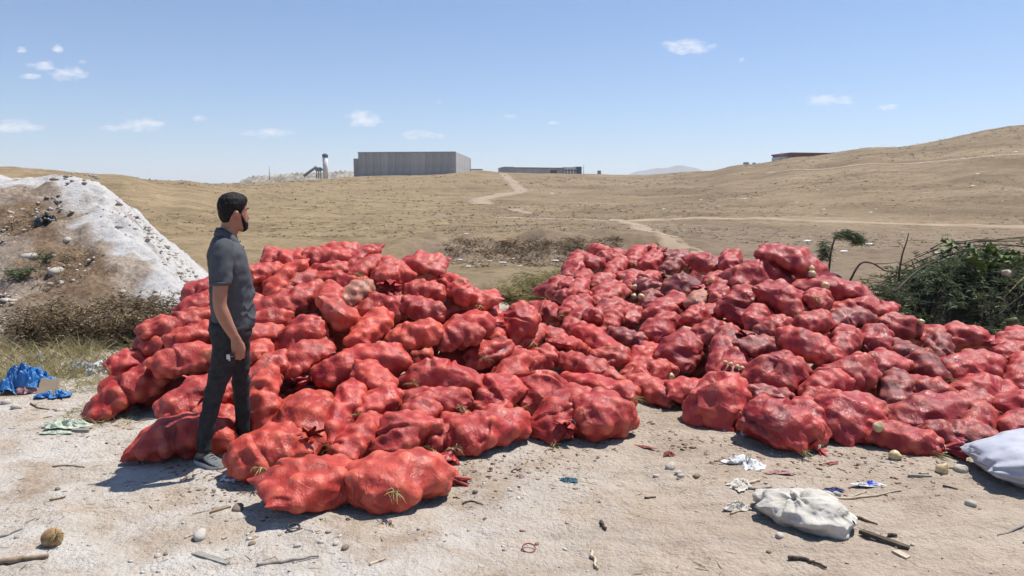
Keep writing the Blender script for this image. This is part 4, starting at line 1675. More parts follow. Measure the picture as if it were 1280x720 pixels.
# legs inside the trousers
for rows_ in (NEAR, FAR):
    loft(bf, [(r[0], r[1], r[2], r[3] * .72, r[4] * .72) for r in rows_] + [(rows_[-1][0], rows_[-1][1], .055, .034, .034)])
loft(bf, [(r[0], r[1], r[2], r[3] * .8, r[4] * .8) for r in HIP], 24)

# head
HC = Vector((.036, 0, 0))
HYAW = math.radians(24)
HZ = np.array([1.498, 1.506, 1.520, 1.545, 1.575, 1.60, 1.625, 1.645, 1.67, 1.698, 1.720, 1.732, 1.736])
HB = np.array([.020, .000, -.034, -.060, -.076, -.085, -.090, -.091, -.087, -.075, -.053, -.026, -.003])
HF = np.array([.060, .078, .088, .089, .086, .086, .083, .089, .086, .073, .052, .027, .003])
HW = np.array([.018, .034, .049, .057, .062, .066, .069, .071, .070, .062, .047, .027, .003])


def head_pt(z, th, off=0.0):
    """surface of the skull at height z and angle th (0 = face)"""
    bk, fr, hw = (np.interp(z, HZ, k) for k in (HB, HF, HW))
    cx_ = (bk + fr) / 2
    rx = (fr - bk) / 2
    c_, s_ = np.cos(th), np.sin(th)
    ex = .92
    x_ = cx_ + rx * np.sign(c_) * np.abs(c_) ** ex
    y_ = hw * np.sign(s_) * np.abs(s_) ** ex
    a_ = np.abs((th + math.pi) % (2 * math.pi) - math.pi)
    face = np.exp(-(a_ / .16) ** 2)
    nose = np.interp(z, [1.562, 1.570, 1.578, 1.60, 1.625, 1.638], [0, .016, .027, .018, .006, 0])
    x_ = x_ + face * nose
    x_ = x_ - .009 * np.exp(-((a_ - .42) / .2) ** 2) * np.exp(-((z - 1.622) / .010) ** 2)      # eye sockets
    x_ = x_ + .006 * np.exp(-(a_ / .5) ** 2) * np.exp(-((z - 1.642) / .007) ** 2)               # brow
    x_ = x_ + .006 * np.exp(-(a_ / .25) ** 2) * (np.exp(-((z - 1.553) / .006) ** 2) + np.exp(-((z - 1.541) / .005) ** 2))
    p = np.stack([x_, y_, z + 0 * x_], -1)
    if np.any(off):
        ctr = np.stack([cx_ + 0 * x_, 0 * x_, 1.62 + 0 * x_], -1)
        d_ = p - ctr
        d_ /= np.linalg.norm(d_, axis=-1, keepdims=True)
        p = p + d_ * np.asarray(off)[..., None]
    return p


def to_head(p):
    q = np.asarray(p, float).reshape(-1, 3)
    co_, si = math.cos(HYAW), math.sin(HYAW)
    return np.stack([HC.x + q[:, 0] * co_ - q[:, 1] * si, q[:, 0] * si + q[:, 1] * co_, q[:, 2]], 1)


zz = np.concatenate([np.linspace(1.498, 1.70, 56), np.linspace(1.70, 1.736, 14)[1:]])
th = np.arange(64) * 2 * math.pi / 64
Zg, Tg = np.meshgrid(zz, th, indexing='ij')
hp = to_head(head_pt(Zg, Tg))
hf = [tuple(q) for q in grid_faces(len(zz), 64, True).tolist()]
hf.append(tuple(range(63, -1, -1)))
hf.append(tuple((len(zz) - 1) * 64 + k for k in range(64)))
bf.add(hp, hf)
for sg in (-1, 1):   # ears
    e = [(-.010, .070, 1.578), (-.012, .078, 1.590), (-.018, .083, 1.605), (-.020, .085, 1.620), (-.014, .080, 1.632)]
    e = to_head(np.array([(a1, sg * a2, a3) for a1, a2, a3 in e]))
    bf.tube(e, [(.008, .006), (.013, .007), (.017, .008), (.016, .008), (.008, .006)], 10, (0, 1, 0))
body = remesh_obj('body', bf, .0048, M_SKIN, 3, .45)
link('body', body, man)

# hair: thick cap over crown and back, tuft above the forehead
zz = np.linspace(1.545, 1.736, 60)
th = np.arange(96) * 2 * math.pi / 96
Zg, Tg = np.meshgrid(zz, th, indexing='ij')
A_ = np.abs((Tg + math.pi) % (2 * math.pi) - math.pi)
line = np.interp(A_, [0, .5, .9, 1.15, 1.35, 1.5, 1.75, 2.0, 2.4, 3.15], [1.678, 1.676, 1.666, 1.645, 1.615, 1.618, 1.634, 1.610, 1.566, 1.556])
msk = smoothstep(-.006, .012, Zg - line)
thick = .005 + .009 * smoothstep(1.62, 1.70, Zg) + .010 * np.exp(-(A_ / .7) ** 2) * smoothstep(1.67, 1.70, Zg) * (1 - smoothstep(1.712, 1.736, Zg))
strand = .0028 * noise3(np.stack([Tg.ravel() * 16, Zg.ravel() * 60, 0 * Tg.ravel()], 1), 95).reshape(Zg.shape)
hv = to_head(head_pt(Zg, Tg, np.where(msk > 0, (thick + strand) * msk, 0) - .003 * (msk <= 0)))
f = grid_faces(len(zz), 96, True)
keep = (msk.ravel()[f] > .01).any(1)
f = np.concatenate([f[keep]])
top = len(hv)
hv = np.vstack([hv, to_head(np.array([[0.0, 0, 1.752]]))])
cap_ = [((len(zz) - 1) * 96 + k, (len(zz) - 1) * 96 + (k + 1) % 96, top) for k in range(96)]
link('hair', mesh('hair', hv, [tuple(q) for q in f.tolist()] + cap_, M_HAIR), man)
# beard
zz = np.linspace(1.4985, 1.63, 46)
Zg, Tg = np.meshgrid(zz, th, indexing='ij')
A_ = np.abs((Tg + math.pi) % (2 * math.pi) - math.pi)
up_ = np.interp(A_, [0, .18, .35, .6, .9, 1.2, 1.4, 1.55, 1.7], [1.568, 1.568, 1.562, 1.553, 1.560, 1.595, 1.625, 1.625, 1.50])
msk = smoothstep(-.002, .008, up_ - Zg) * (1 - smoothstep(1.02, 1.42, A_)) * np.clip(.85 + .5 * noise3(np.stack([Tg.ravel() * 9, Zg.ravel() * 90, 0 * Tg.ravel()], 1), 98).reshape(Zg.shape), 0, 1)
lip = np.exp(-((Zg - 1.547) / .005) ** 2) * (A_ < .3)
msk = msk * (1 - .9 * lip)
strand = .002 * noise3(np.stack([Tg.ravel() * 22, Zg.ravel() * 200, 0 * Tg.ravel()], 1), 96).reshape(Zg.shape)
bv = to_head(head_pt(Zg, Tg, np.where(msk > 0, (.0050 + strand) * msk, 0) - .003 * (msk <= 0)))
f = grid_faces(len(zz), 96, True)
f = f[(msk.ravel()[f] > .01).any(1)]
link('beard', mesh('beard', bv, f, M_HAIR), man)
# brows and eyes
M_EYE = simple_mat('eye', (.55, .53, .5), (.6, .58, .55), 8, .3, 0)
for sg in (-1, 1):
    e = to_head(np.stack([head_pt(np.array([1.641, 1.645, 1.643]), sg * np.array([.22, .42, .68]), np.array([.003, .004, .003]))[k] for k in range(3)]))
    link('eyebrow', Buf().tube(e, [.003, .0042, .002], 6).mesh('eyebrow', M_HAIR), man)
    e = to_head(head_pt(np.array([1.6225]), np.array([sg * .40]), np.array([-.004])))[0]
    nu_ = 8
    ph = np.linspace(0, math.pi, nu_)
    tv = np.arange(10) * 2 * math.pi / 10
    sv = np.stack([np.outer(np.sin(ph), np.cos(tv)), np.outer(np.sin(ph), np.sin(tv)), np.repeat(np.cos(ph)[:, None], 10, 1)], -1).reshape(-1, 3) * .0105 + e
    link('eye', mesh('eye', sv, grid_faces(nu_, 10, True), M_EYE), man)


# --- shoes
def shoe(ax_, ay_, yaw):
    root = empty('shoe', (ax_, ay_, 0), yaw)
    root.parent = man
    sec = [(-.085, .030, .062), (-.060, .038, .088), (-.025, .040, .098), (.015, .041, .086), (.060, .045, .064), (.105, .049, .052), (.145, .047, .044), (.175, .034, .036), (.190, .012, .028)]
    sec = smooth_rows(np.array(sec), 26)
    n = 20
    V = []
    for (sx, hw, ht) in sec:
        a = np.arange(n) * 2 * math.pi / n
        yy = np.cos(a) * hw
        zz_ = .022 + (ht - .022) * (.5 + .5 * np.sin(a)) ** .75
        V.append(np.stack([0 * a + sx, yy * (1 - .35 * np.clip(np.sin(a), 0, 1)), zz_], 1))
    ff = [tuple(q) for q in grid_faces(26, n, True).tolist()] + [tuple(range(n)), tuple(25 * n + k for k in range(n - 1, -1, -1))]
    up = link('upper', mesh('upper', np.concatenate(V), ff, M_SHOE), root)
    V = []
    outl = [(-.092, .020), (-.085, .034), (-.05, .043), (.0, .043), (.05, .047), (.105, .053), (.15, .050), (.182, .036), (.196, .012)]
    for zz_, gr in ((.002, .96), (.010, 1.03), (.022, 1.03), (.030, 1.0)):
        pts = [(sx, hw * gr) for sx, hw in outl] + [(sx, -hw * gr) for sx, hw in reversed(outl)]
        V.append(np.array([(a, b_, zz_ + .008 * (a > .16) * (zz_ < .02)) for a, b_ in pts]))
    n2_ = len(outl) * 2
    ff = [tuple(q) for q in grid_faces(4, n2_, True).tolist()] + [tuple(range(n2_)), tuple(3 * n2_ + k for k in range(n2_ - 1, -1, -1))]
    link('sole', mesh('sole', np.concatenate(V), ff, M_SOLE), root)
    for k in range(4):
        sx = .025 + .022 * k
        h_ = np.interp(sx, [r[0] for r in sec], [r[2] for r in sec])
        link('lace', Buf().tube([(sx, -.024, h_ - .008), (sx + .004, 0, h_ + .003), (sx, .024, h_ - .008)], .004, 6).mesh('lace', M_SHOEB), up)
    for sg in (-1, 1):
        link('side_stripe', Buf().tube([(-.03, sg * .0385, .035), (.02, sg * .0385, .055), (.05, sg * .038, .048)], [.003, .005, .003], 6).mesh('side_stripe', M_SHOEB), up)
    link('heel_tab', Buf().tube([(-.088, -.012, .05), (-.086, 0, .075), (-.088, .012, .05)], .006, 6).mesh('heel_tab', M_SHOEB), up)
    return root


shoe(-.196, -.096, math.radians(-56))
shoe(.066, .197, math.radians(-16))
man.rotation_euler = (0, 0, math.radians(23))

# what he holds
M_KEY = simple_mat('bright_metal', (.55, .55, .56), (.65, .65, .66), 20, .3, .1)
hw_ = man.matrix_basis @ Vector((-.030, -.272, .742))
keys = empty('key_ring', hw_)
tag(keys, 'small bunch of keys with dark fob held in the man\'s hand', 'keys')
link('key', Buf().box((-.012, 0, -.010), (.022, .006, .030), .3).mesh('key', M_KEY, False), keys)
link('key', Buf().box((-.004, -.006, -.016), (.010, .004, .036), -.4).mesh('key', M_KEY, False), keys)
link('fob', Buf().box((.014, 0, .004), (.026, .014, .020), .2).mesh('fob', M_SHOEB, False), keys)
link('ring', Buf().tube([(.008 + .010 * math.cos(a), 0, .010 * math.sin(a)) for a in np.linspace(0, 6.28, 14)], .0016, 5).mesh('ring', M_KEY), keys)

# ------------------------------------------------------------------ rubbish
def plastic_mat(name, c1, c2, rough=.35, bump=.6, scale=9, trans=.15):
    m, t, b = new_mat(name)
    co = node(t, 'ShaderNodeTexCoord').outputs['Object']
    c = ramp(t, noise_n(t, scale * .6, 5, .6, co), [(.35, c1), (.65, c2)])
    t.links.new(c, b.inputs['Base Color'])
    b.inputs['Roughness'].default_value = rough
    bump_n(t, b, noise_n(t, scale * 2, 5, .65, co, 1.5), bump, .02)
    tr = node(t, 'ShaderNodeBsdfTranslucent')
    t.links.new(c, tr.inputs['Color'])
    mx_ = node(t, 'ShaderNodeMixShader')
    mx_.inputs[0].default_value = trans
    t.links.new(b.outputs[0], mx_.inputs[1])
    t.links.new(tr.outputs[0], mx_.inputs[2])
    t.links.new(mx_.outputs[0], t.nodes['Material Output'].inputs['Surface'])
    return m


M_CANVAS = simple_mat('dusty_white_cloth', (.42, .39, .34), (.60, .565, .50), 7, .85, .7, .012, spec=.2)
M_WOVEN = simple_mat('pale_woven_plastic', (.36, .375, .43), (.50, .51, .56), 6, .5, .35, .010, spec=.4)
M_BLUEP = plastic_mat('blue_tarp', (.015, .13, .42), (.04, .24, .58), .35)
M_WHITEP = plastic_mat('white_plastic', (.55, .55, .54), (.72, .72, .71), .4)
M_GREENP = plastic_mat('pale_green_plastic', (.42, .52, .40), (.60, .64, .52), .5)
M_LBLUEP = plastic_mat('faded_blue_plastic', (.30, .40, .55), (.45, .53, .64), .5)
M_BLACKP = plastic_mat('black_plastic', (.008, .009, .012), (.02, .022, .028), .3, trans=.02)
M_PINK = plastic_mat('faded_pink_cloth', (.40, .15, .16), (.55, .36, .34), .8)
M_CARD = simple_mat('cardboard', (.36, .27, .18), (.44, .34, .23), 6, .9, .1)
M_WOOD = simple_mat('weathered_wood', (.20, .14, .09), (.32, .24, .16), 20, .9, .5, .004)
M_GWOOD = simple_mat('grey_wood', (.20, .18, .155), (.32, .30, .27), 20, .9, .5, .004)
M_DWOOD = simple_mat('dark_wet_wood', (.05, .038, .028), (.12, .09, .065), 20, .9, .5, .004)
M_PALEW = simple_mat('bleached_stalk', (.42, .34, .24), (.55, .46, .34), 20, .9, .3, .004)
M_STONE = simple_mat('limestone', (.36, .32, .27), (.52, .48, .42), 9, .95, .3, .003, spec=.15)
M_STONED = simple_mat('brown_stone', (.16, .12, .09), (.28, .22, .17), 9, .95, .3, .003, spec=.15)
M_NAVY = plastic_mat('navy_rag', (.03, .05, .16), (.07, .11, .28), .8)
M_TEAL = plastic_mat('teal_rag', (.02, .09, .14), (.05, .17, .24), .7)
M_REDP = plastic_mat('red_net_scrap', (.28, .06, .05), (.42, .14, .12), .8)


def rumple(w, d, h, seed, n=46, ridged=7.0, edge=.35):
    """crumpled sheet lying on the ground: folded, ragged outline, real thickness"""
    u, v_ = np.meshgrid(np.linspace(-1, 1, n), np.linspace(-1, 1, n))
    u = u.ravel()
    v_ = v_.ravel()
    p = np.stack([u, v_, 0 * u + seed], 1)
    rr_ = np.maximum(np.abs(u), np.abs(v_))
    th_ = np.arctan2(v_, u)
    lim = 1 + edge * noise3(np.stack([np.cos(th_) * 2.2, np.sin(th_) * 2.2, 0 * th_ + seed], 1), 61)
    sq = np.where(rr_ > 0, rr_ / (np.hypot(u, v_) + 1e-9), 1)
    x_ = u * sq * lim + .12 * noise3(p * 3, 62)
    y_ = v_ * sq * lim + .12 * noise3(p * 3 + 9, 63)
    rid = 1 - np.abs(fbm(p * ridged * .33, 64, 4, .55)) * 1.5
    z_ = np.clip(rid, 0, 1) * (1 - .85 * np.clip(np.hypot(u * sq, v_ * sq), 0, 1) ** 2) + .12 * fbm(p * 5, 65, 3)
    vv = np.stack([x_ * w / 2, y_ * d / 2, np.maximum(z_ * h, .004)], 1)
    return vv, grid_faces(n, n)


def solid(name, v, f, mat, th_=.003):
    """give a sheet its thickness"""
    n = len(v)
    lo = v.copy()
    lo[:, 2] = np.maximum(lo[:, 2] - th_, .0005)
    f = np.asarray(f)
    return mesh(name, np.vstack([v, lo]), np.vstack([f, f[:, ::-1] + n]), mat)


def scrap(name, px, py, w, d, h, mat, label, cat, seed, rz=0.0, edge=.35, group=None, z=None):
    p = on_ground(px, py)
    p.z = tz(p.x, p.y) if z is None else z
    o = link(name, solid(name, *rumple(w, d, h, seed, 34 if w < .3 else 56, edge=edge), mat), None, p + Vector((0, 0, .004)), (0, 0, rz))
    return tag(o, label, cat, group)


def stuffed(name, a, b_, c, seed, mat, gather=None, n=(84, 76), fold=.06, seam=False, facets=34):
    """a filled bag slumped on the ground"""
    ph = np.linspace(0.02, math.pi - .02, n[0])
    th_ = np.arange(n[1]) * 2 * math.pi / n[1]
    P_, T_ = np.meshgrid(ph, th_, indexing='ij')
    x_ = np.cos(P_) * (1 + .12 * np.abs(np.sin(T_)) * np.sin(P_))
    sp = np.abs(np.sin(P_)) ** .7
    y_ = sp * np.cos(T_)
    z_ = sp * np.sin(T_)
    if seam:
        k = smoothstep(.55, 1, -x_)
        z_ = z_ * (1 - .75 * k)
        y_ = np.where(k > 0, y_ * (1 - k) + np.cos(T_) * .62 * k, y_)
        x_ = x_ - .06 * k
    v = np.stack([x_ * a, y_ * b_, z_ * c], -1).reshape(-1, 3)
    d_ = v / (np.linalg.norm(v, axis=1)[:, None] + 1e-9)
    q = d_ * 1.0 + seed
    gp = np.random.default_rng(int(seed * 7 + 1))
    pn = gp.normal(0, 1, (facets, 3))
    pn /= np.linalg.norm(pn, axis=1)[:, None]
    u_d = v / np.array([a, b_, c])
    rr0 = np.linalg.norm(u_d, axis=1)
    u_d = u_d / (rr0[:, None] + 1e-9)
    wob = u_d + .16 * np.stack([noise3(u_d * 2.4 + seed, 58 + k) for k in range(3)], 1)
    pr_ = gp.uniform(.80, .98, facets)[None] / np.maximum(wob @ pn.T, .12)
    pr_.sort(axis=1)
    fac_ = np.minimum(pr_[:, 0] + .012 * np.exp(-(pr_[:, 1] - pr_[:, 0]) / .02), 1.02)
    v = v * fac_[:, None]
    amt = fold * .5 * fbm(q * 1.1, 67, 2) + .004 * fbm(q * 9, 66, 3)
    if seam:
        pl = smoothstep(-.1, .9, -x_.ravel())
        amt = amt + pl * .016 * np.sin(T_.ravel() * 11 + 3 * noise3(q * 3, 69))
    if gather is not None:
        gd = np.array(gather, float)
        gd /= np.linalg.norm(gd)
        dt = d_ @ gd
        e1 = np.cross(gd, (0, 0, 1.0))
        e1 /= np.linalg.norm(e1)
        e2 = np.cross(gd, e1)
        ang_ = np.arctan2(d_ @ e2, d_ @ e1)
        close = smoothstep(.25, .97, dt)
        pleat = np.sin(ang_ * 8 + seed + 1.6 * noise3(q * 2.2, 68)) + .5 * np.sin(ang_ * 15 + 2 * noise3(q * 3, 70))
        amt = amt - close * .045 + close * (1 - .6 * smoothstep(.9, 1, dt)) * .014 * pleat
        amt = amt + smoothstep(.965, .99, dt) * .045
    v = v + d_ * amt[:, None]
    v[:, 2] = np.maximum(v[:, 2] + c * .62, .004) * np.where(v[:, 2] < -c * .55, .3, 1)
    return mesh(name, v, grid_faces(n[0], n[1], True), mat)


# white cloth bag in the foreground
p = on_ground(1003, 652)
bag = link('cloth_bag', stuffed('cloth_bag', .25, .185, .108, 3, M_CANVAS, (-.35, -.35, .8), (110, 100), fold=.05, facets=70), None, p, (0, 0, math.radians(-38)))
tag(bag, 'limp white cloth bag with a gathered knot lying in the foreground', 'bag')
fl = link('flap', stuffed('flap', .13, .10, .055, 14, M_CANVAS, (.6, -.6, .5), (40, 36), .05), bag, (-.17, .10, .0), (0, 0, .5))
# woven sack at the right edge
p = on_ground(1338, 606)
tw_ = make_template(305, 1, 1, .25, .3, 110, 80, 2.2, False)
wv = tw_['v'] * np.array([.56, .30, .165]) / DIM
wr_ = np.linalg.norm(wv / np.array([.56, .30, .20]), axis=1)
wn = wv / (np.linalg.norm(wv, axis=1)[:, None] + 1e-9)
en = smoothstep(.35, .95, np.abs(tw_['tt']))
wv = wv + wn * (.022 * fbm(wv * 4.0, 130, 3) + .016 * np.clip(1 - np.abs(noise3(wv * np.array([2.5, 7, 7]) + 3, 131)), 0, 1) ** 4
                + en * .010 * np.sin(tw_['th'] * 13 + 3 * noise3(wv * 5, 132)))[:, None] * (1 - tw_['pin'])[:, None]
wv[:, 2] += .13
wv[:, 2] = np.where(wv[:, 2] < .03, .012 + .3 * np.maximum(wv[:, 2], 0), wv[:, 2])
wsack = link('woven_sack', mesh('woven_sack', wv, tw_['f'], M_WOVEN), None, p + Vector((.05, .0, .0)), (0, 0, math.radians(-16)))
tag(wsack, 'pale grey-blue woven plastic sack with frayed end at the right edge', 'sack')
link('frayed_edge', mesh('frayed_edge', *blades(60, (-.56, 0, .15), (.008, .11, .01), .05, .003, .2, 44, .2, 2, (-1, 0, .2)), M_WOVEN), wsack)

# left heap
p = on_ground(38, 486)
scrap('blue_tarp', 34, 490, .50, .34, .24, M_BLUEP, 'crumpled bright blue plastic tarp among dry grass at the left', 'tarp', 21, .2)
scrap('blue_plastic', 70, 497, .26, .17, .07, M_BLUEP, 'small blue plastic tail below the cardboard piece', 'plastic', 22, .1)
p = on_ground(61, 497)
cb = Buf().box((0, 0, 0), (.145, .006, .15)).box((.075, .006, .0), (.012, .006, .10), .8)
tag(link('cardboard', cb.mesh('cardboard', M_CARD, False), None, p + Vector((0, .0, .09)), (math.radians(-28), math.radians(8), .15)), 'bent piece of brown cardboard leaning on the blue tarp', 'cardboard')
scrap('pink_rag', 38, 493, .20, .12, .07, M_PINK, 'faded pink and white rag beside the cardboard', 'rag', 23, .5)
p = on_ground(132, 466)
tag(link('white_plastic', solid('white_plastic', *rumple(.28, .22, .15, 24, 56), M_WHITEP), None, p, (0, 0, .6)), 'crumpled white plastic at the left end of the sack pile', 'plastic')
scrap('blue_bag', 104, 462, .30, .18, .10, M_LBLUEP, 'faded light blue plastic bag left of the crumpled white plastic', 'bag', 25, .1)
scrap('white_cup', 50, 452, .10, .09, .13, M_WHITEP, 'small pale plastic scrap in the grass behind the blue tarp', 'plastic', 26, .1)
scrap('green_bag', 82, 537, .36, .16, .06, M_GREENP, 'flattened pale green and cream plastic bag on the ground', 'bag', 27, .15)
scrap('green_scrap', 72, 544, .20, .07, .02, M_GREENP, 'thin pale green plastic strip in front of the flattened bag', 'plastic', 28, .1)
scrap('paper_scrap', 292, 601, .15, .10, .05, M_WHITEP, 'greyish torn paper scrap under the round front sack', 'paper', 29, -.3)
# centre and right
scrap('rubber_glove', 711, 598, .135, .05, .022, M_TEAL, 'dark teal rubber glove scrap lying on bare dirt', 'rag', 30, -.15)
scrap('net_scrap', 837, 566, .085, .06, .03, M_REDP, 'small red net scrap between the two piles', 'scrap', 31, .2)
scrap('net_strip', 806, 557, .16, .035, .012, M_REDP, 'thin faded red strip right of the left pile', 'scrap', 32, -.5)
scrap('white_rags', 932, 578, .20, .22, .05, M_WHITEP, 'tangled white plastic shreds near the right pile', 'plastic', 33, .3, .6)
scrap('white_fluff', 928, 608, .16, .12, .035, M_CANVAS, 'dusty cream shreds left of the white cloth bag', 'rag', 34, .8, .6)
scrap('cream_rag', 924, 633, .14, .10, .045, M_CANVAS, 'small cream rag at the left tip of the white bag', 'rag', 35, .1, .5)
scrap('white_tuft', 930, 546, .055, .05, .07, M_WHITEP, 'small white plastic tuft between two front sacks', 'plastic', 36, .1, .5)
scrap('brown_scrap', 974, 591, .18, .05, .018, M_PINK, 'flat brown and grey cloth scrap below the front sack', 'rag', 37, .1)
scrap('navy_rag', 1041, 611, .13, .05, .022, M_NAVY, 'navy blue rag right of the white bag', 'rag', 38, -.1)
wr = scrap('plastic_wrapper', 1086, 607, .21, .055, .022, M_WHITEP, 'clear and white plastic wrapper with a blue patch', 'wrapper', 39, -.05, .2)
M_PRINTB = simple_mat('blue_print', (.03, .06, .45), (.06, .11, .55), 12, .4, .2, .004)
link('blue_patch', solid('blue_patch', *rumple(.075, .05, .026, 40, 20, edge=.15), M_PRINTB), wr, (.012, 0, .006))
scrap('orange_peel', 1040, 577, .09, .05, .012, M_REDP, 'brownish red shreds under the right pile\'s front edge', 'scrap', 41, .1, .6)
bb = tag(link('black_bag', stuffed('black_bag', .13, .12, .17, 42, M_BLACKP, (0, -.2, 1), (60, 50), .10), None, (0, 0, 0), (.2, 0, .4)), 'crumpled black plastic bag caught on the left embankment', 'bag')
# on the embankment: find the slope point on the sight line
def hit_land(px, py, d0=7, d1=60):
    r = ray(px, py)
    d = np.linspace(d0, d1, 2500)
    s = d / r.y
    k = np.nonzero(land_z(r.x * s, d) >= CAM_H + r.z * s)[0]
    k = k[0] if len(k) else 0
    return Vector((r.x * s[k], d[k], CAM_H + r.z * s[k]))


bb.location = hit_land(62, 280) + Vector((0, -.05, -.05))


def stick(name, pts, r, mat, label, cat='stick', n=7):
    P = [on_ground(a, b_) for a, b_ in pts]
    P = np.array([(q.x, q.y, tz(q.x, q.y) + r * .9) for q in P])
    q = smooth_rows(P, 3 * len(P) + 4)
    q += rng.normal(0, r * .35, q.shape) * np.array([1, 1, .2])
    c = q.mean(0)
    rads = np.linspace(r, r * .55, len(q)) * rng.uniform(.85, 1.15, len(q))
    return tag(link(name, Buf().tube(q - c, list(rads), n).mesh(name, mat), None, c), label, cat)


def plank(name, a, b_, w, th_, mat, label, cat='plank'):
    A0, B0 = on_ground(*a), on_ground(*b_)
    d = B0 - A0
    c = (A0 + B0) / 2
    c.z = tz(c.x, c.y) + th_ * .6
    bm_ = Buf()
    l = d.length
    pts = [(-l / 2, -w / 2), (-l / 2 + w * .3, w / 2), (l / 2 - w * .2, w / 2), (l / 2, -w * .4)]
    v = [(x_, y_, z_) for z_ in (-th_ / 2, th_ / 2) for x_, y_ in pts]
    bm_.add(v, [(3, 2, 1, 0), (4, 5, 6, 7), (0, 1, 5, 4), (1, 2, 6, 5), (2, 3, 7, 6), (3, 0, 4, 7)])
    return tag(link(name, bm_.mesh(name, mat, False), None, c, (rng.uniform(-.05, .05), rng.uniform(-.02, .02), math.atan2(d.y, d.x))), label, cat)


stick('wooden_stick', [(-14, 710), (20, 706), (61, 700)], .016, M_WOOD, 'brown wooden stick at the bottom left corner')
plank('wood_strip', (243, 692), (286, 706), .035, .008, M_GWOOD, 'short blue-grey wood strip near the bottom edge')
stick('thin_stick', [(322, 711), (360, 707), (398, 702)], .009, M_GWOOD, 'thin grey stick at the bottom edge below the front sacks')
stick('thin_stick', [(0, 673), (14, 669), (29, 663)], .007, M_GWOOD, 'thin grey twig pair at the left edge above the onion')
stick('thin_stick', [(62, 629), (83, 625)], .008, M_WOOD, 'short brown chip in the pale dust at the left')
stick('thin_stick', [(66, 582), (84, 580), (106, 582)], .006, M_WOOD, 'thin brown twig left of the man\'s shadow')
stick('thin_stick', [(38, 506), (48, 511), (62, 514)], .007, M_DWOOD, 'dark twig below the blue tarp')
plank('grey_block', (91, 541), (112, 541), .035, .02, M_GWOOD, 'small grey wood block right of the flattened green bag')
plank('wood_chip', (262, 641), (288, 634), .03, .012, M_WOOD, 'grey-brown wood splinter between the man and the bottom edge')
stick('thin_stick', [(231, 672), (243, 668), (256, 665)], .005, M_PALEW, 'thin pale twig left of the rubber ring')
stick('thin_stick', [(462, 709), (474, 704), (483, 700)], .007, M_PALEW, 'short pale stalk at the bottom edge left of centre')
stick('thin_stick', [(739, 690), (743, 700), (746, 711)], .010, M_PALEW, 'short pale stalk pointing at the camera near bottom centre')
stick('dark_chip', [(750, 652), (758, 661)], .010, M_DWOOD, 'stubby dark wood chip right of centre')
stick('dark_chip', [(806, 621), (820, 620)], .007, M_DWOOD, 'small dark chip on bare dirt below the gap between piles')
stick('thin_stick', [(578, 626), (590, 623), (603, 627)], .006, M_DWOOD, 'curved dark twig right of the nearest sack')
stick('thin_stick', [(545, 603), (565, 594), (590, 598)], .008, M_GWOOD, 'grey twig beside the dry leaves near the nearest sack')
stick('long_stalk', [(1030, 625), (1060, 623), (1095, 618), (1127, 615)], .008, M_PALEW, 'long pale stalk lying below the blue patched wrapper')
stick('thin_stick', [(1060, 621), (1072, 616), (1083, 613)], .006, M_PALEW, 'short pale stalk crossing above the long pale stalk')
plank('dark_lath', (1134, 598), (1164, 599), .022, .012, M_GWOOD, 'short grey lath near the right pile\'s foot')
stick('dark_stick', [(1063, 647), (1079, 651), (1096, 656)], .009, M_DWOOD, 'thin dark stick right of the white cloth bag')
plank('wood_strip', (1075, 667), (1137, 689), .032, .02, M_DWOOD, 'dark brown slat at the lower right')
stick('dark_chip', [(1109, 670), (1121, 672)], .010, M_DWOOD, 'small dark chip above the dark brown slat')
plank('pale_chip', (1118, 690), (1136, 700), .04, .008, M_PALEW, 'pale wood chip below the dark brown slat')
stick('dark_branch', [(987, 700), (1002, 702), (1016, 707), (1032, 713)], .011, M_DWOOD, 'knobbly dark branch at the bottom edge below the white bag')
stick('bone_like_stick', [(917, 612), (935, 606), (952, 601)], .012, M_PALEW, 'pale bone-like stick left of the white bag')
stick('thin_stick', [(934, 611), (950, 612), (965, 610)], .008, M_GWOOD, 'grey stick touching the top left of the white bag')
stick('pale_curl', [(914, 640), (926, 637), (940, 634)], .007, M_PALEW, 'pale curved stalk at the left end of the white bag')
stick('thin_stick', [(1178, 610), (1190, 613), (1197, 616)], .006, M_DWOOD, 'small dark twig below the pale loose onion')
stick('thin_stick', [(1280, 660), (1262, 668), (1246, 672)], .006, M_GWOOD, 'grey twig near the lower right edge')

# rings
def ring(px, py, r, tr, mat, label, name):
    p = on_ground(px, py)
    a = np.linspace(0, 2 * math.pi, 26)
    pts = np.stack([np.cos(a) * r, np.sin(a) * r * .9, tr + .006 * (1 + np.sin(a))], 1)
    return tag(link(name, Buf().tube(pts, tr, 7, (0, 0, 1), False).mesh(name, mat), None, (p.x, p.y, tz(p.x, p.y)), (.15, 0, .3)), label, 'ring')


ring(367, 663, .030, .006, M_SHOEB, 'small black rubber ring on the dirt below the front sacks', 'rubber_ring')
ring(661, 684, .032, .0035, M_REDP, 'thin red plastic ring near bottom centre', 'plastic_ring')

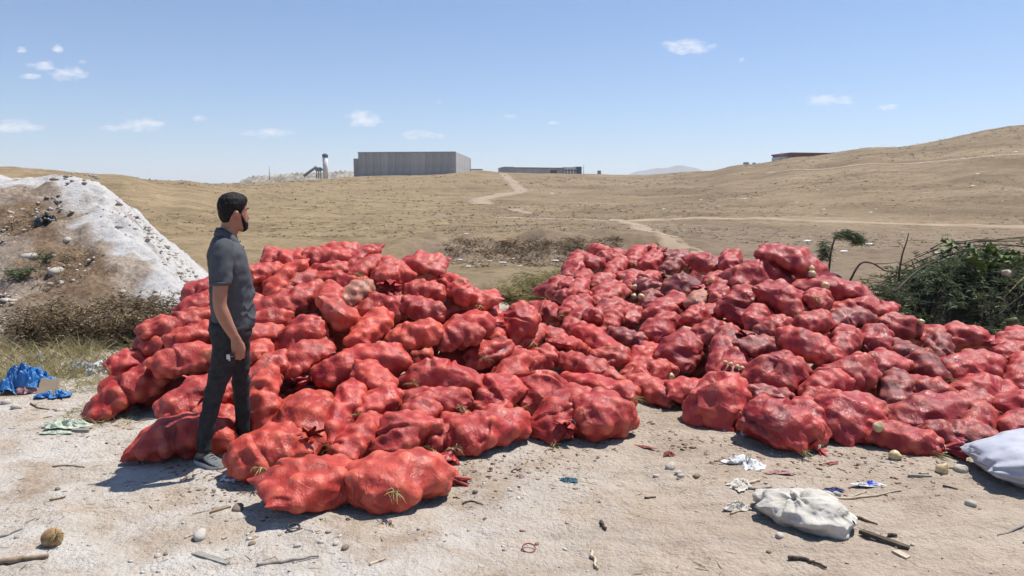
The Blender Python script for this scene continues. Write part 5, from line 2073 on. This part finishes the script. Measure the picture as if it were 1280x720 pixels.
# lone onions on the ground
p = on_ground(66, 683)
o = link('onion', ON2, None, (p.x, p.y, .045), (1.1, .5, .7))
link('root_tuft', mesh('root_tuft', *blades(26, (0, 0, .05), (.008, .008, .003), .045, .005, .9, 31, .4, 2), M_STRAW), o)
tag(o, 'big browned onion with leaf stubs alone at the lower left', 'onion', 'onions fallen out of their sacks')
p = on_ground(1177, 594)
o = link('onion', ON, None, (p.x, p.y, .036), (.5, .2, .7))
link('root_tuft', ROOT, o, (0, 0, -.033))
tag(o, 'pale greenish onion on the ground left of the woven sack', 'onion', 'onions fallen out of their sacks')
p = on_ground(1113, 573)
o = link('onion', ON, None, (p.x, p.y - .05, .036), (1.5, .2, .7))
link('root_tuft', ROOT, o, (0, 0, -.033))
tag(o, 'dry onion under the small front sack of the right pile', 'onion', 'onions fallen out of their sacks')

# ------------------------------------------------------------------ stones
def ico(sub=2):
    import bmesh
    bm = bmesh.new()
    bmesh.ops.create_icosphere(bm, subdivisions=sub, radius=1)
    v = np.array([w.co[:] for w in bm.verts])
    f = np.array([[w.index for w in q.verts] for q in bm.faces])
    bm.free()
    return v, f


IV, IF = ico(2)
IV1, IF1 = ico(1)


def stone_me(seed, mat):
    v = IV * (1 + .28 * noise3(IV * 1.3 + seed * 5, 101) + .10 * noise3(IV * 3.1 + seed, 102))[:, None]
    v = np.sign(v) * np.abs(v) ** .85
    return mesh('stone', v * np.array([1, .8, .6]), IF, mat, True)


STN = [stone_me(k, M_STONE) for k in range(5)] + [stone_me(k + 9, M_STONED) for k in range(3)]


def stone(px, py, size_px, label, k, land=False, group='loose stones'):
    p = hit_land(px, py) if land else on_ground(px, py)
    if not land:
        p.z = tz(p.x, p.y)
    s = size_px * p.y / FOC / 2
    o = link('stone', STN[k], None, p + Vector((0, 0, s * .22)), (rng.uniform(-.3, .3), rng.uniform(-.3, .3), rng.uniform(0, 6)))
    o.scale = (s, s, s)
    return tag(o, label, 'stone', group)


stone(250, 673, 22, 'flat pale stone below the man\'s shoe near the slats', 0)
stone(197, 694, 9, 'small pale pebble left of the blue-grey slat', 1)
stone(207, 694, 7, 'small dark pebble beside the pale one left of the slat', 5)
stone(72, 612, 8, 'dark pebble in the pale dust at the left', 5)
stone(315, 682, 10, 'dark pebble right of the flat pale stone', 6)
stone(372, 686, 10, 'long pale pebble below the rubber ring', 2)
stone(420, 684, 9, 'pebble below the left front sack', 3)
stone(432, 690, 12, 'grey stone at the bottom below the nearest sack', 5)
stone(297, 637, 17, 'reddish grey stone beside the wood splinter', 6)
stone(594, 615, 8, 'dark pebble right of the nearest sack', 5)
stone(638, 612, 7, 'small pale pebble below the front row gap', 1)
stone(671, 677, 7, 'dark pebble above the red ring', 5)
stone(601, 708, 8, 'tiny pale pebble at the bottom centre', 2)
stone(848, 590, 12, 'pale stone right of the red net scrap', 0)
stone(838, 583, 15, 'larger pale stone just below the red net scrap', 3)
stone(851, 594, 9, 'squarish pale pebble below the other stones in the gap', 1)
stone(870, 592, 10, 'brownish pebble at the right of the gap stones', 6)
stone(820, 592, 8, 'pebble at the left of the gap stones', 2)
stone(1046, 618, 11, 'rounded white stone between the white bag and wrapper', 1)
stone(1036, 621, 15, 'tan stone right of the top of the white bag', 3)
stone(1213, 634, 14, 'blocky tan stone alone at the lower right', 4)
stone(974, 673, 14, 'pale stone touching the lower left of the white bag', 0)
stone(1141, 684, 7, 'white chip above the dark slat end', 1)
stone(1201, 592, 18, 'flat pale stone at the tip of the woven sack', 2)
stone(961, 688, 7, 'small pebble left below the white bag', 5)
stone(8, 505, 16, 'pale stone at the left edge under the blue tarp', 0)
stone(21, 512, 12, 'pale stone near the dark twig at left', 3)
stone(38, 325, 22, 'big pale boulder on the left embankment', 0, True, 'stones on the embankment')
stone(70, 341, 18, 'flat pale stone right below the boulder on the embankment', 2, True, 'stones on the embankment')
stone(52, 286, 13, 'pale stone under the black bag on the embankment', 3, True, 'stones on the embankment')
stone(118, 343, 9, 'small white stone halfway down the embankment', 1, True, 'stones on the embankment')
stone(84, 302, 12, 'pale grey lump right of the black bag', 4, True, 'stones on the embankment')
stone(178, 384, 10, 'white stone low on the embankment near the sacks', 1, True, 'stones on the embankment')
stone(14, 268, 10, 'small pale stone high at the left of the embankment', 0, True, 'stones on the embankment')


def scatter(name, x_, y_, z_, sc_, base_v, base_f, mat, kind_='stuff', squash=.6, seed=0):
    g = np.random.default_rng(seed)
    n = len(x_)
    k = len(base_v)
    a = g.uniform(0, 2 * math.pi, n)
    st = g.uniform(.6, 1.3, (n, 3)) * np.array([1, 1, squash])
    v = base_v[None] * st[:, None] * sc_[:, None, None]
    v = v * (1 + .25 * g.normal(0, 1, (n, k, 1)))
    c_, s_ = np.cos(a)[:, None], np.sin(a)[:, None]
    vx = v[:, :, 0] * c_ - v[:, :, 1] * s_
    vy = v[:, :, 0] * s_ + v[:, :, 1] * c_
    v = np.stack([vx + x_[:, None], vy + y_[:, None], v[:, :, 2] + z_[:, None]], -1).reshape(-1, 3)
    f = (base_f[None] + (np.arange(n) * k)[:, None, None]).reshape(-1, base_f.shape[1])
    return kind(link(name, mesh(name, v, f, mat, False)), kind_)


g = np.random.default_rng(77)
n = 11000
x_ = g.uniform(-5.5, 5.5, n)
y_ = 2.6 + 6.5 * g.random(n) ** 1.2
clump = fbm(np.stack([x_, y_, 0 * x_], 1) * 1.2, 110, 3)
keep = clump > -.15 + .5 * (g.random(n) - .5)
x_, y_ = x_[keep], y_[keep]
sz = .0022 + .006 * g.random(len(x_)) ** 5 * 2.0
M_PEB = leaf_mat('pebbles', [(.30, .24, .19), (.40, .34, .28), (.50, .45, .39), (.58, .54, .49), (.36, .29, .23)], .95, 0)
scatter('gravel', x_, y_, terrain(x_, y_) + sz * .2, sz, IV1 * 1.0, IF1, M_PEB, seed=1)
# chaff: bits of straw and onion skin trodden into the dirt
n = 6500
x_ = g.uniform(-5, 5, n)
y_ = 2.6 + 5.5 * g.random(n) ** 1.1
keep = fbm(np.stack([x_, y_, 0 * x_], 1) * .9, 111, 3) > -.1 + .6 * (g.random(n) - .5)
x_, y_ = x_[keep], y_[keep]
bv_ = np.array([[-1, -.07, 0], [1, -.04, .02], [1, .04, .03], [-1, .07, .01], [-1, -.05, .09], [1, -.03, .09], [1, .03, .1], [-1, .05, .1]])
bf_ = np.array([[3, 2, 1, 0], [4, 5, 6, 7], [0, 1, 5, 4], [1, 2, 6, 5], [2, 3, 7, 6], [3, 0, 4, 7]])
M_CHAFF = leaf_mat('chaff', [(.10, .07, .05), (.34, .26, .16), (.50, .41, .28), (.22, .16, .11), (.58, .50, .38)], .9, 0)
scatter('straw_bits', x_, y_, terrain(x_, y_) + .002, .008 + .022 * g.random(len(x_)) ** 2.5, bv_, bf_, M_CHAFF, squash=1.0, seed=2)
# papery onion skins and shreds dropped round the feet of the piles
n = 1500
x_ = g.uniform(-3.2, 4.2, n)
px_ = 640 + x_ / 4.9 * FOC
foot = np.array([CAM_H * FOC / (np.interp(q, PILE[:, 0], PILE[:, 1]) - 250) for q in px_])
y_ = foot - .05 - np.abs(g.normal(0, .38, n))
x_ = x_ * y_ / 4.9
sk_v = np.array([[-1, -.6, .1], [0, -.7, .35], [1, -.5, .05], [1, .6, .15], [0, .7, .45], [-1, .5, .1]])
sk_v = np.vstack([sk_v, sk_v - [0, 0, .08]])
sk_f = np.array([[0, 1, 4, 5], [1, 2, 3, 4], [11, 10, 7, 6], [10, 9, 8, 7], [0, 6, 7, 1], [1, 7, 8, 2], [2, 8, 9, 3], [3, 9, 10, 4], [4, 10, 11, 5], [5, 11, 6, 0]])
M_SKINS = leaf_mat('onion_skins', [(.42, .28, .14), (.50, .38, .24), (.30, .10, .08), (.55, .47, .36), (.24, .15, .09)], .6, .2)
scatter('onion_skins', x_, y_, terrain(x_, y_) + .002, .004 + .013 * g.random(n) ** 2, sk_v, sk_f, M_SKINS, squash=.5, seed=12)
# rubble on the embankment
n = 5200
x_ = g.uniform(-12, -3.8, n)
y_ = g.uniform(8.4, 13.4, n)
z_, a1, a2 = mound_z(x_, y_)
w_ = (z_ < lime_line(x_)) & (z_ > .05) & (fbm(np.stack([x_, y_, 0 * x_], 1) * .9, 112, 3) > -.35)
w_ |= (z_ > .02) & (z_ < .5) & (g.random(n) < .6) & (y_ < 10.6)
x_, y_, z_ = x_[w_], y_[w_], z_[w_]
scatter('rubble', x_, y_, z_ + .01, .010 + .05 * g.random(len(x_)) ** 4, IV1, IF1, M_PEB, squash=.5, seed=3)
# crumbled lumps in the lime
n = 900
x_ = g.uniform(-10.5, -4.4, n)
y_ = g.uniform(10, 15, n)
z_, a1, a2 = mound_z(x_, y_)
w_ = (z_ > lime_line(x_)) & (z_ > .1) & (fbm(np.stack([x_, y_, 0 * x_], 1) * 1.1, 113, 3) > .22)
x_, y_, z_ = x_[w_], y_[w_], z_[w_]
scatter('dark_clods', x_, y_, z_ + .02, .012 + .045 * g.random(len(x_)) ** 2.5, IV1, IF1, leaf_mat('clods', [(.22, .18, .15), (.32, .28, .25), (.42, .39, .36)], .95, 0), squash=.55, seed=4)

# ------------------------------------------------------------------ vegetation
def tufts(name, xs_, ys_, zs_, n_each, length, width, mat, seed, up=.8, droop=.5, spread=.06, seg=3):
    V, F, n0 = [], [], 0
    g = np.random.default_rng(seed)
    for k in range(len(xs_)):
        s = g.uniform(.6, 1.4)
        v, f = blades(n_each, (xs_[k], ys_[k], zs_[k] - .01), (spread * s, spread * s, .004), length * s, width, up, seed * 1000 + k, droop, seg)
        V.append(v)
        F.append(f + n0)
        n0 += len(v)
    return mesh(name, np.concatenate(V), np.concatenate(F), mat)


M_GRASS = leaf_mat('dry_grass', [(.30, .26, .12), (.40, .33, .16), (.46, .38, .20), (.22, .23, .10)], .8, .3)
M_SCRUB = leaf_mat('brown_scrub', [(.12, .08, .048), (.20, .14, .08), (.29, .215, .125), (.36, .285, .17)], .85, .15)
M_OLIVE = leaf_mat('olive_weeds', [(.24, .22, .10), (.33, .29, .14), (.40, .34, .18), (.46, .38, .21)], .8, .25)
M_GREEN = leaf_mat('green_foliage', [(.055, .08, .035), (.095, .13, .058), (.145, .18, .085), (.21, .235, .13)], .6, .25)
M_LGREEN = leaf_mat('fresh_leaf', [(.07, .11, .03), (.11, .16, .045), (.15, .19, .07)], .5, .3)
M_TWIG = simple_mat('dark_twig', (.055, .040, .030), (.12, .09, .065), 20, .9, .3, .003)

# grass and weeds at the left around the blue tarp
g = np.random.default_rng(31)
n = 170
x_ = g.uniform(-6.4, -4.05, n)
y_ = g.uniform(6.3, 8.6, n)
keep = ~((x_ > -4.7) & (y_ < 6.6))
x_, y_ = x_[keep], y_[keep]
kind(link('dry_grass', tufts('dry_grass', x_, y_, land_z(x_, y_), 34, .26, .007, M_OLIVE, 32, .9, .35, .09)), 'stuff')
n = 60
x_ = g.uniform(-5.0, -3.55, n)
y_ = g.uniform(6.35, 7.6, n)
kind(link('weeds', tufts('weeds', x_, y_, land_z(x_, y_), 26, .17, .006, M_GRASS, 33, .8, .4, .08)), 'stuff')
xw = np.array([-3.52, -3.45, -3.30, -3.12, -2.98, -3.38, -3.2])
yw = np.array([5.95, 5.80, 5.72, 5.62, 5.58, 5.68, 5.55])
kind(link('green_weeds', tufts('green_weeds', xw, yw, land_z(xw, yw), 40, .15, .006, M_OLIVE, 34, .5, .6, .06)), 'stuff')

# brushwood in the hollow below the embankment: dry brown shrubs
def shrub(px, py, d, w, h, seed, mat, label, nb=9, nl=420, leaf=.07, lw=.007, name='dry_shrub', group=None, base=None):
    p = at_y(px, py, d) if base is None else Vector(base)
    if base is None:
        p.z = float(land_z([p.x], [p.y])[0]) - .02
    root = empty(name, p)
    g = np.random.default_rng(seed)
    bt = Buf()
    tips = []
    for k in range(nb):
        a = g.uniform(0, 2 * math.pi)
        e = np.array([math.cos(a) * w * .5 * g.uniform(.4, 1), math.sin(a) * w * .4 * g.uniform(.4, 1), h * g.uniform(.5, 1)])
        mid = e * np.array([.35, .35, .55]) + g.normal(0, .03, 3)
        q = smooth_rows(np.array([(0, 0, 0), mid, e]), 7)
        bt.tube(q, list(np.linspace(.012, .003, 7)), 5)
        tips += [q[3], q[4], q[5], q[6]]
        for s_ in range(3):
            b0 = q[2 + s_]
            e2 = b0 + g.normal(0, 1, 3) * np.array([w * .22, w * .2, h * .14]) + np.array([0, 0, h * .08])
            bt.tube(np.array([b0, (b0 + e2) / 2 + g.normal(0, .01, 3), e2]), [.006, .004, .002], 4)
            tips += [e2, (b0 + e2) / 2]
    link('branches', bt.mesh('branches', M_TWIG), root)
    tips = np.array(tips)
    V, F, n0 = [], [], 0
    per = max(2, nl // len(tips))
    for k, q in enumerate(tips):
        v, f = blades(per, q, (w * .08, w * .08, h * .06), leaf, lw, .35, seed * 997 + k, .2, 2)
        V.append(v)
        F.append(f + n0)
        n0 += len(v)
    fo = link('foliage', mesh('foliage', np.concatenate(V), np.concatenate(F), mat), root)
    kind(fo, 'stuff')
    return tag(root, label, 'shrub', group)


BR = [(40, 428, 8.55, 'leftmost'), (72, 434, 8.5, 'second'), (100, 436, 8.6, 'third'), (128, 436, 8.5, 'fourth'), (156, 430, 8.6, 'fifth'), (182, 425, 8.7, 'sixth'),
      (205, 412, 9.0, 'seventh'), (60, 414, 8.95, 'eighth'), (112, 414, 9.0, 'ninth'), (165, 408, 9.1, 'tenth')]
for k, (px, py, d, w_) in enumerate(BR):
    if k < 7:
        lb = f'dark brown dry shrub, {ORD[k]} from the left along the embankment foot'
    else:
        lb = f'brown dry shrub, {ORD[k - 7]} from the left in the row above the embankment foot'
    shrub(px, py, d, .66, .46 if k < 7 else .38, 400 + k, M_SCRUB, lb, 11, 2000, .055, .012, group='dry shrubs at the embankment foot')
# scrub mat on the embankment
n = 1100
x_ = g.uniform(-10.5, -4.6, n)
y_ = g.uniform(9.2, 13.2, n)
z_, a1, a2 = mound_z(x_, y_)
msk = (z_ > .2) & (z_ < lime_line(x_) + .08) & (a1 < a2 + .06) & (fbm(np.stack([x_, y_, 0 * x_], 1) * .8, 58, 4) - .05 + .9 * np.exp(-((z_ + .28 - lime_line(x_)) / .30) ** 2) > .1 + .3 * g.random(n))
x_, y_, z_ = x_[msk], y_[msk], z_[msk]
kind(link('embankment_scrub', tufts('embankment_scrub', x_, y_, z_, 22, .10, .008, M_SCRUB, 35, .5, .3, .07, 2)), 'stuff')
shrub(24, 352, 9.9, .52, .20, 420, M_GREEN, 'low grey-green bush on the embankment at the left edge', 10, 700, .05, .010, 'low_bush', base=hit_land(24, 352))
shrub(57, 327, 9.9, .30, .14, 421, M_GREEN, 'tiny dark green bush beside the boulder on the embankment', 7, 400, .04, .009, 'low_bush', base=hit_land(57, 327))
for k, px in enumerate((4, 18, 32, 42)):
    p = at_y(px, 205, 13.9)
    p.z = float(mound_z(np.array([p.x]), np.array([p.y]))[0][0]) - .05
    shrub(0, 0, 0, .45, (.32, .36, .34, .22)[k], 430 + k, M_SCRUB, f'brown bush on top of the white embankment, {ORD[k]} from the left', 8, 420, .08, .012, base=p, group='bushes on the embankment top')

# tumbleweed-like bush between the two piles
for k, (px, py, d, w_, h_, mt, lb) in enumerate([
        (664, 368, 11.6, 1.05, .60, M_GRASS, 'golden dry bush between the two sack piles'),
        (692, 362, 12.0, .75, .56, M_GRASS, 'golden dry bush touching the left edge of the right pile'),
        (640, 374, 11.0, .6, .34, M_GRASS, 'low yellow dry bush at the rear of the left pile'),
        (676, 380, 10.9, .5, .28, M_OLIVE, 'dark hollow weed bush under the golden bushes between the piles')]):
    p = at_y(px, py, d)
    p.z = tz(p.x, p.y) - .02 + (.0, .02, .0, .0)[k]
    need = at_y(px, py, d).z
    p.z = max(p.z, need - h_ * .4)
    shrub(0, 0, 0, w_, h_, 440 + k, mt, lb, 14, 3600, .10, .010, base=p)
scrub_pts = []
for _ in range(26):
    px, py = g.uniform(600, 700), g.uniform(345, 372)
    q = hit_terrain(px, py, 11)
    scrub_pts.append(q)
kind(link('valley_grass', tufts('valley_grass', np.array([q.x for q in scrub_pts]), np.array([q.y for q in scrub_pts]), np.array([q.z for q in scrub_pts]), 20, .16, .01, M_GRASS, 36, .8, .3, .08, 2)), 'stuff')

# gully bank brush, hillside scrub: low clumps that read as one cover
pts = []
for _ in range(900):
    px, py = g.uniform(560, 775), g.uniform(292, 334)
    if py < 296 + 10 * abs(math.sin(px * .07)) * g.random() or (py > 322 and g.random() < .6):
        continue
    pts.append(hit_terrain(px, py, 16, 60))
pts = np.array([tuple(q) for q in pts])
kind(link('gully_scrub', tufts('gully_scrub', pts[:, 0], pts[:, 1], pts[:, 2], 9, .20, .03, M_SCRUB, 37, .6, .3, .14, 2)), 'stuff')
n = 11000
tt_ = g.uniform(-.72, .85, n)
dd_ = np.exp(g.uniform(math.log(32), math.log(215), n))
x_, y_ = tt_ * dd_, dd_
keep = fbm(np.stack([x_, y_, 0 * x_], 1) * .06, 114, 4) + .8 * (g.random(n) - .5) > -.05
x_, y_ = x_[keep], y_[keep]
M_HSCRUB = leaf_mat('hillside_scrub', [(.14, .108, .07), (.19, .148, .096), (.235, .185, .12), (.28, .222, .145)], .9, .15)
cv, cf = blades(10, (0, 0, 0), (.45, .45, .02), .75, .12, .8, 777, .3, 2)
scatter('hillside_scrub', x_, y_, terrain(x_, y_), (.05 + .0020 * y_) * g.uniform(.4, 1.3, len(x_)), cv, cf, M_HSCRUB, squash=.8, seed=9)

n = 3200
tt_ = g.uniform(-.6, .8, n)
dd_ = np.exp(g.uniform(math.log(18), math.log(200), n))
x_, y_ = tt_ * dd_, dd_
keep = fbm(np.stack([x_, y_, 0 * x_], 1) * .05 + 3, 115, 3) + .9 * (g.random(n) - .5) > .1
x_, y_ = x_[keep], y_[keep]
scatter('field_stones', x_, y_, terrain(x_, y_), (.02 + .0012 * y_) * g.uniform(.4, 1.3, len(x_)), IV1, IF1, leaf_mat('field_stone', [(.24, .20, .16), (.34, .30, .25), (.46, .42, .37)], .95, 0), seed=14)
# litter on the far ground: single pale scraps
lit = [(599, 331), (612, 327), (628, 329), (641, 325), (586, 334), (650, 333), (575, 326), (693, 327), (722, 258), (776, 279), (808, 290), (742, 287), (583, 293), (1095, 262), (1088, 266),
       (1183, 235), (1257, 238), (1222, 218), (1253, 252), (1216, 233), (1125, 189), (1022, 238), (1009, 302), (1013, 296), (1086, 306), (1153, 316), (1172, 317), (1055, 315), (996, 253), (930, 249), (1060, 233),
       (876, 250), (690, 242), (660, 259), (830, 262), (1140, 260), (1270, 190), (1240, 196), (1204, 198), (1030, 262), (955, 232), (898, 258)]
lm = [solid('litter', *rumple(1, .6, .16, 60 + k, 10), M_WHITEP) for k in range(3)]
for k, (px, py) in enumerate(lit):
    p = hit_terrain(px, py, 12)
    o = link('litter', lm[k % 3], None, p + Vector((0, 0, .02)), (0, 0, k * 1.3))
    s = (3.0 + (k * 7 % 5) * .8) * p.y / FOC * (1.9 if py > 300 else 1.0)
    o.scale = (s, s, s)
    tag(o, 'small scrap of pale litter on the land beyond the sack piles', 'litter', 'litter scattered on the far land')

# ------------------------------------------------------------------ heap of cut green plants at the right
def heap_z(x, y):
    z1 = np.interp(x, [3.9, 4.3, 4.6, 4.9, 5.3, 5.7, 6.5, 8, 9], [-.1, .3, .68, .90, 1.09, 1.15, 1.17, 1.0, .5]) - .55 * (y - 8.9) ** 2
    z2 = .62 - 1.3 * (x - 4.25) ** 2 - .8 * (y - 8.6) ** 2
    return np.maximum(np.maximum(z1, z2), -.1)


hx_, hy_ = np.meshgrid(np.linspace(3.0, 9.0, 90), np.linspace(6.8, 10.8, 70))
hx_ = hx_.ravel()
hy_ = hy_.ravel()
hz_ = heap_z(hx_, hy_)
hz_ = hz_ + np.where(hz_ > -.05, .16 * fbm(np.stack([hx_, hy_, 0 * hx_], 1) * 1.9, 120, 4), 0) - .12
root = empty('plant_heap', (6.2, 8.9, 0))
tag(root, 'big heap of wilted cut green plants behind the right sack pile', 'plant heap')
off_ = np.array([6.2, 8.9, 0])
M_MULCH = simple_mat('rotting_mulch', (.018, .018, .010), (.05, .045, .025), 9, .9, .8, .05)
link('mulch', mesh('mulch', np.stack([hx_, hy_, hz_], 1) - off_, grid_faces(70, 90), M_MULCH), root)
g = np.random.default_rng(55)


def heap_points(n, lo=.05):
    x_ = g.uniform(3.2, 8.6, n * 3)
    y_ = g.uniform(7.0, 10, n * 3)
    z_ = heap_z(x_, y_)
    k = np.nonzero(z_ > lo)[0][:n]
    if len(k) == 0:
        return heap_points(n, lo)
    zz_ = z_[k] + .16 * fbm(np.stack([x_[k], y_[k], 0 * x_[k]], 1) * 1.9, 120, 4)
    return x_[k], y_[k], zz_


# feathery sprays: a stem with many fine leaves
x_, y_, z_ = heap_points(1500)
V, F, n0 = [], [], 0
for k in range(len(x_)):
    a = g.uniform(0, 2 * math.pi)
    ln = g.uniform(.20, .50)
    d0 = np.array([math.cos(a), math.sin(a) - .5, .02 + .28 * g.random()])
    d0 /= np.linalg.norm(d0)
    for q in range(5):
        c = np.array([x_[k], y_[k], z_[k] - .06]) + d0 * ln * q / 5 + np.array([0, 0, -.25 * (q / 5) ** 2 * ln])
        v, f = blades(6, c, (.012, .012, .012), .085, .013, .2, 70000 + k * 5 + q, .4, 2, d0 * .9)
        V.append(v)
        F.append(f + n0)
        n0 += len(v)
kind(link('foliage', mesh('foliage', np.concatenate(V) - off_, np.concatenate(F), M_GREEN), root), 'stuff')
# stalks lying over the heap
for k in range(46):
    x0_, y0_, z0_ = (q[0] for q in heap_points(1, .35))
    a = g.uniform(-.5, .5) + (math.pi if g.random() < .5 else 0)
    ln = g.uniform(.4, 1.1)
    xe = x0_ + math.cos(a) * ln * np.linspace(-.5, .5, 8)
    ye = y0_ + math.sin(a) * ln * np.linspace(-.5, .5, 8)
    ze = np.maximum(heap_z(xe, ye) + .05, z0_ - .25) + g.uniform(0, .08)
    link('stalk', Buf().tube(np.stack([xe, ye, ze], 1) - off_, list(np.linspace(.010, .004, 8)), 5).mesh('stalk', M_TWIG if k % 3 else M_OLIVE), root)
# broad leaves where fresh cabbage-like plants were thrown on
def broad_leaf(seed, l, w):
    gg = np.random.default_rng(seed)
    u = np.linspace(0, 1, 12)
    s = np.linspace(-1, 1, 7)
    U, S_ = np.meshgrid(u, s, indexing='ij')
    wd = w * np.sin(np.clip(U, .02, .98) * math.pi) ** .6
    x_ = U * l
    y_ = S_ * wd * .5
    z_ = .18 * l * np.sin(U * 2.2) + .12 * w * S_ ** 2 + .02 * np.sin(U * 17 + S_ * 5 + seed)
    v = np.stack([x_, y_, z_], -1).reshape(-1, 3)
    return solid('broad_leaf', v + np.array([0, 0, 1.0]), grid_faces(12, 7), M_LGREEN, .002)


for k, (px, py) in enumerate([(1216, 322), (1226, 326), (1235, 330), (1243, 324), (1250, 322), (1257, 328), (1262, 335), (1238, 318), (1228, 342), (1220, 334), (1246, 338), (1205, 330), (1213, 345), (1180, 320), (1192, 314)]):
    r_ = ray(px, py)
    dd = np.linspace(6.9, 10, 400)
    s_ = dd / r_.y
    kk = np.nonzero(heap_z(r_.x * s_, dd) >= CAM_H + r_.z * s_)[0]
    if not len(kk):
        continue
    j = kk[0]
    me = broad_leaf(k, g.uniform(.14, .26), g.uniform(.09, .16))
    nvv = len(me.vertices)
    o = link('broad_leaf', me, root, Vector((r_.x * s_[j], dd[j] - .06, CAM_H + r_.z * s_[j])) - Vector(off_) - Vector((0, 0, .96)))
    a_ = g.uniform(0, 6.28)
    rot = Matrix.Rotation(a_, 4, 'Z') @ Matrix.Rotation(g.uniform(-.6, .4), 4, 'Y') @ Matrix.Rotation(g.uniform(-.5, .5), 4, 'X')
    me.transform(Matrix.Translation((0, 0, 1)) @ rot @ Matrix.Translation((0, 0, -1)))
# a pale cut stump and a fruit in it
p = at_y(1254, 341, 8.0)
link('cut_stem', Buf().tube([(0, 0, 0), (.01, -.07, .01)], [.03, .032], 12).mesh('cut_stem', M_PALEW), root, p - Vector(off_))
p = at_y(1266, 404, 7.4)
tag(link('round_gourd', onion_mesh(.06, simple_mat('green_gourd', (.06, .075, .02), (.12, .13, .045), 14, .5, .1), 9), None, p, (.6, .2, 0)), 'yellow-green round gourd between the plant heap and the sacks', 'gourd')

# drooping sprig, bare stem and bent twigs standing left of the heap
def sprig(pts, label, nm, leafy):
    P = np.array([tuple(at_y(a, b_, c_)) for a, b_, c_ in pts])
    c = P[0].copy()
    root = empty(nm, c)
    q = smooth_rows(P - c, 16)
    link('stem', Buf().tube(q, list(np.linspace(.014, .005, 16)), 6).mesh('stem', M_TWIG), root)
    return root, q


rt, q = sprig([(1034, 352, 8.4), (1037, 330, 8.4), (1039, 314, 8.4), (1044, 298, 8.4), (1052, 292, 8.4), (1066, 293, 8.4), (1074, 300, 8.4)], '', 'drooping_sprig', True)
tag(rt, 'uprooted green sprig with a nodding feathery top above the right pile', 'plant')
V, F, n0 = [], [], 0
for k, c in enumerate(np.vstack([q[9:], q[9:] + [0, 0, -.02], q[11:], q[11:] + [.02, 0, -.03], q[3:6] + [-.05, 0, .03], q[3:6] + [-.09, 0, .06], q[3:6] + [-.08, 0, .10]])):
    v, f = blades(34, c, (.02, .03, .02), .09, .010, .1, 91000 + k, .7, 2)
    V.append(v)
    F.append(f + n0)
    n0 += len(v)
kind(link('foliage', mesh('foliage', np.concatenate(V), np.concatenate(F), M_GREEN), rt), 'stuff')
rt, q = sprig([(1123, 352, 8.3), (1125, 335, 8.3), (1128, 318, 8.3), (1133, 303, 8.3), (1136, 291, 8.3)], '', 'bare_stem', False)
tag(rt, 'thin bare upright stem between the right pile and plant heap', 'stem')
link('side_twig', Buf().tube(np.array([q[9], q[9] + [-.05, 0, .07], q[9] + [-.09, 0, .10]]), [.004, .003, .002], 5).mesh('side_twig', M_TWIG), rt)
rt, q = sprig([(1062, 352, 8.2), (1075, 330, 8.3), (1090, 329, 8.3), (1106, 338, 8.3), (1120, 340, 8.3)], '', 'arched_branch', False)
tag(rt, 'dark arched branch left of the thin bare stem', 'branch')
link('side_twig', Buf().tube(np.array([q[8], q[8] + [.12, 0, .0], q[8] + [.26, 0, .015]]), [.006, .005, .003], 5).mesh('side_twig', M_TWIG), rt)
rt, q = sprig([(1118, 366, 8.3), (1145, 340, 8.6), (1175, 324, 8.75), (1208, 312, 8.85), (1252, 304, 8.9)], '', 'long_branch', False)
tag(rt, 'long dark branch lying along the crest of the plant heap', 'branch')
tw = Buf()
for k in range(34):
    a0 = np.array(at_y(g.uniform(1065, 1125), g.uniform(345, 392), 8.1))
    e0 = a0 + np.array([g.uniform(-.35, .35), g.uniform(-.2, .2), g.uniform(-.03, .12)])
    tw.tube(np.array([a0, (a0 + e0) / 2 + g.normal(0, .02, 3), e0]), [.004, .0035, .002], 4)
kind(link('twig_tangle', tw.mesh('twig_tangle', M_TWIG)), 'stuff')

# ------------------------------------------------------------------ air
hz = Buf().box((0, 0, 105), (13600, 13600, 320))
m = bpy.data.materials.new('haze_air')
m.use_nodes = True
t = m.node_tree
t.nodes.clear()
ov = node(t, 'ShaderNodeOutputMaterial')
pv = node(t, 'ShaderNodeVolumePrincipled')
pv.inputs['Color'].default_value = (.86, .90, .97, 1)
pv.inputs['Density'].default_value = .00018
pv.inputs['Anisotropy'].default_value = .2
t.links.new(pv.outputs[0], ov.inputs['Volume'])
HAZE = True
if HAZE:
    kind(link('haze', hz.mesh('haze', m, False)), 'stuff')
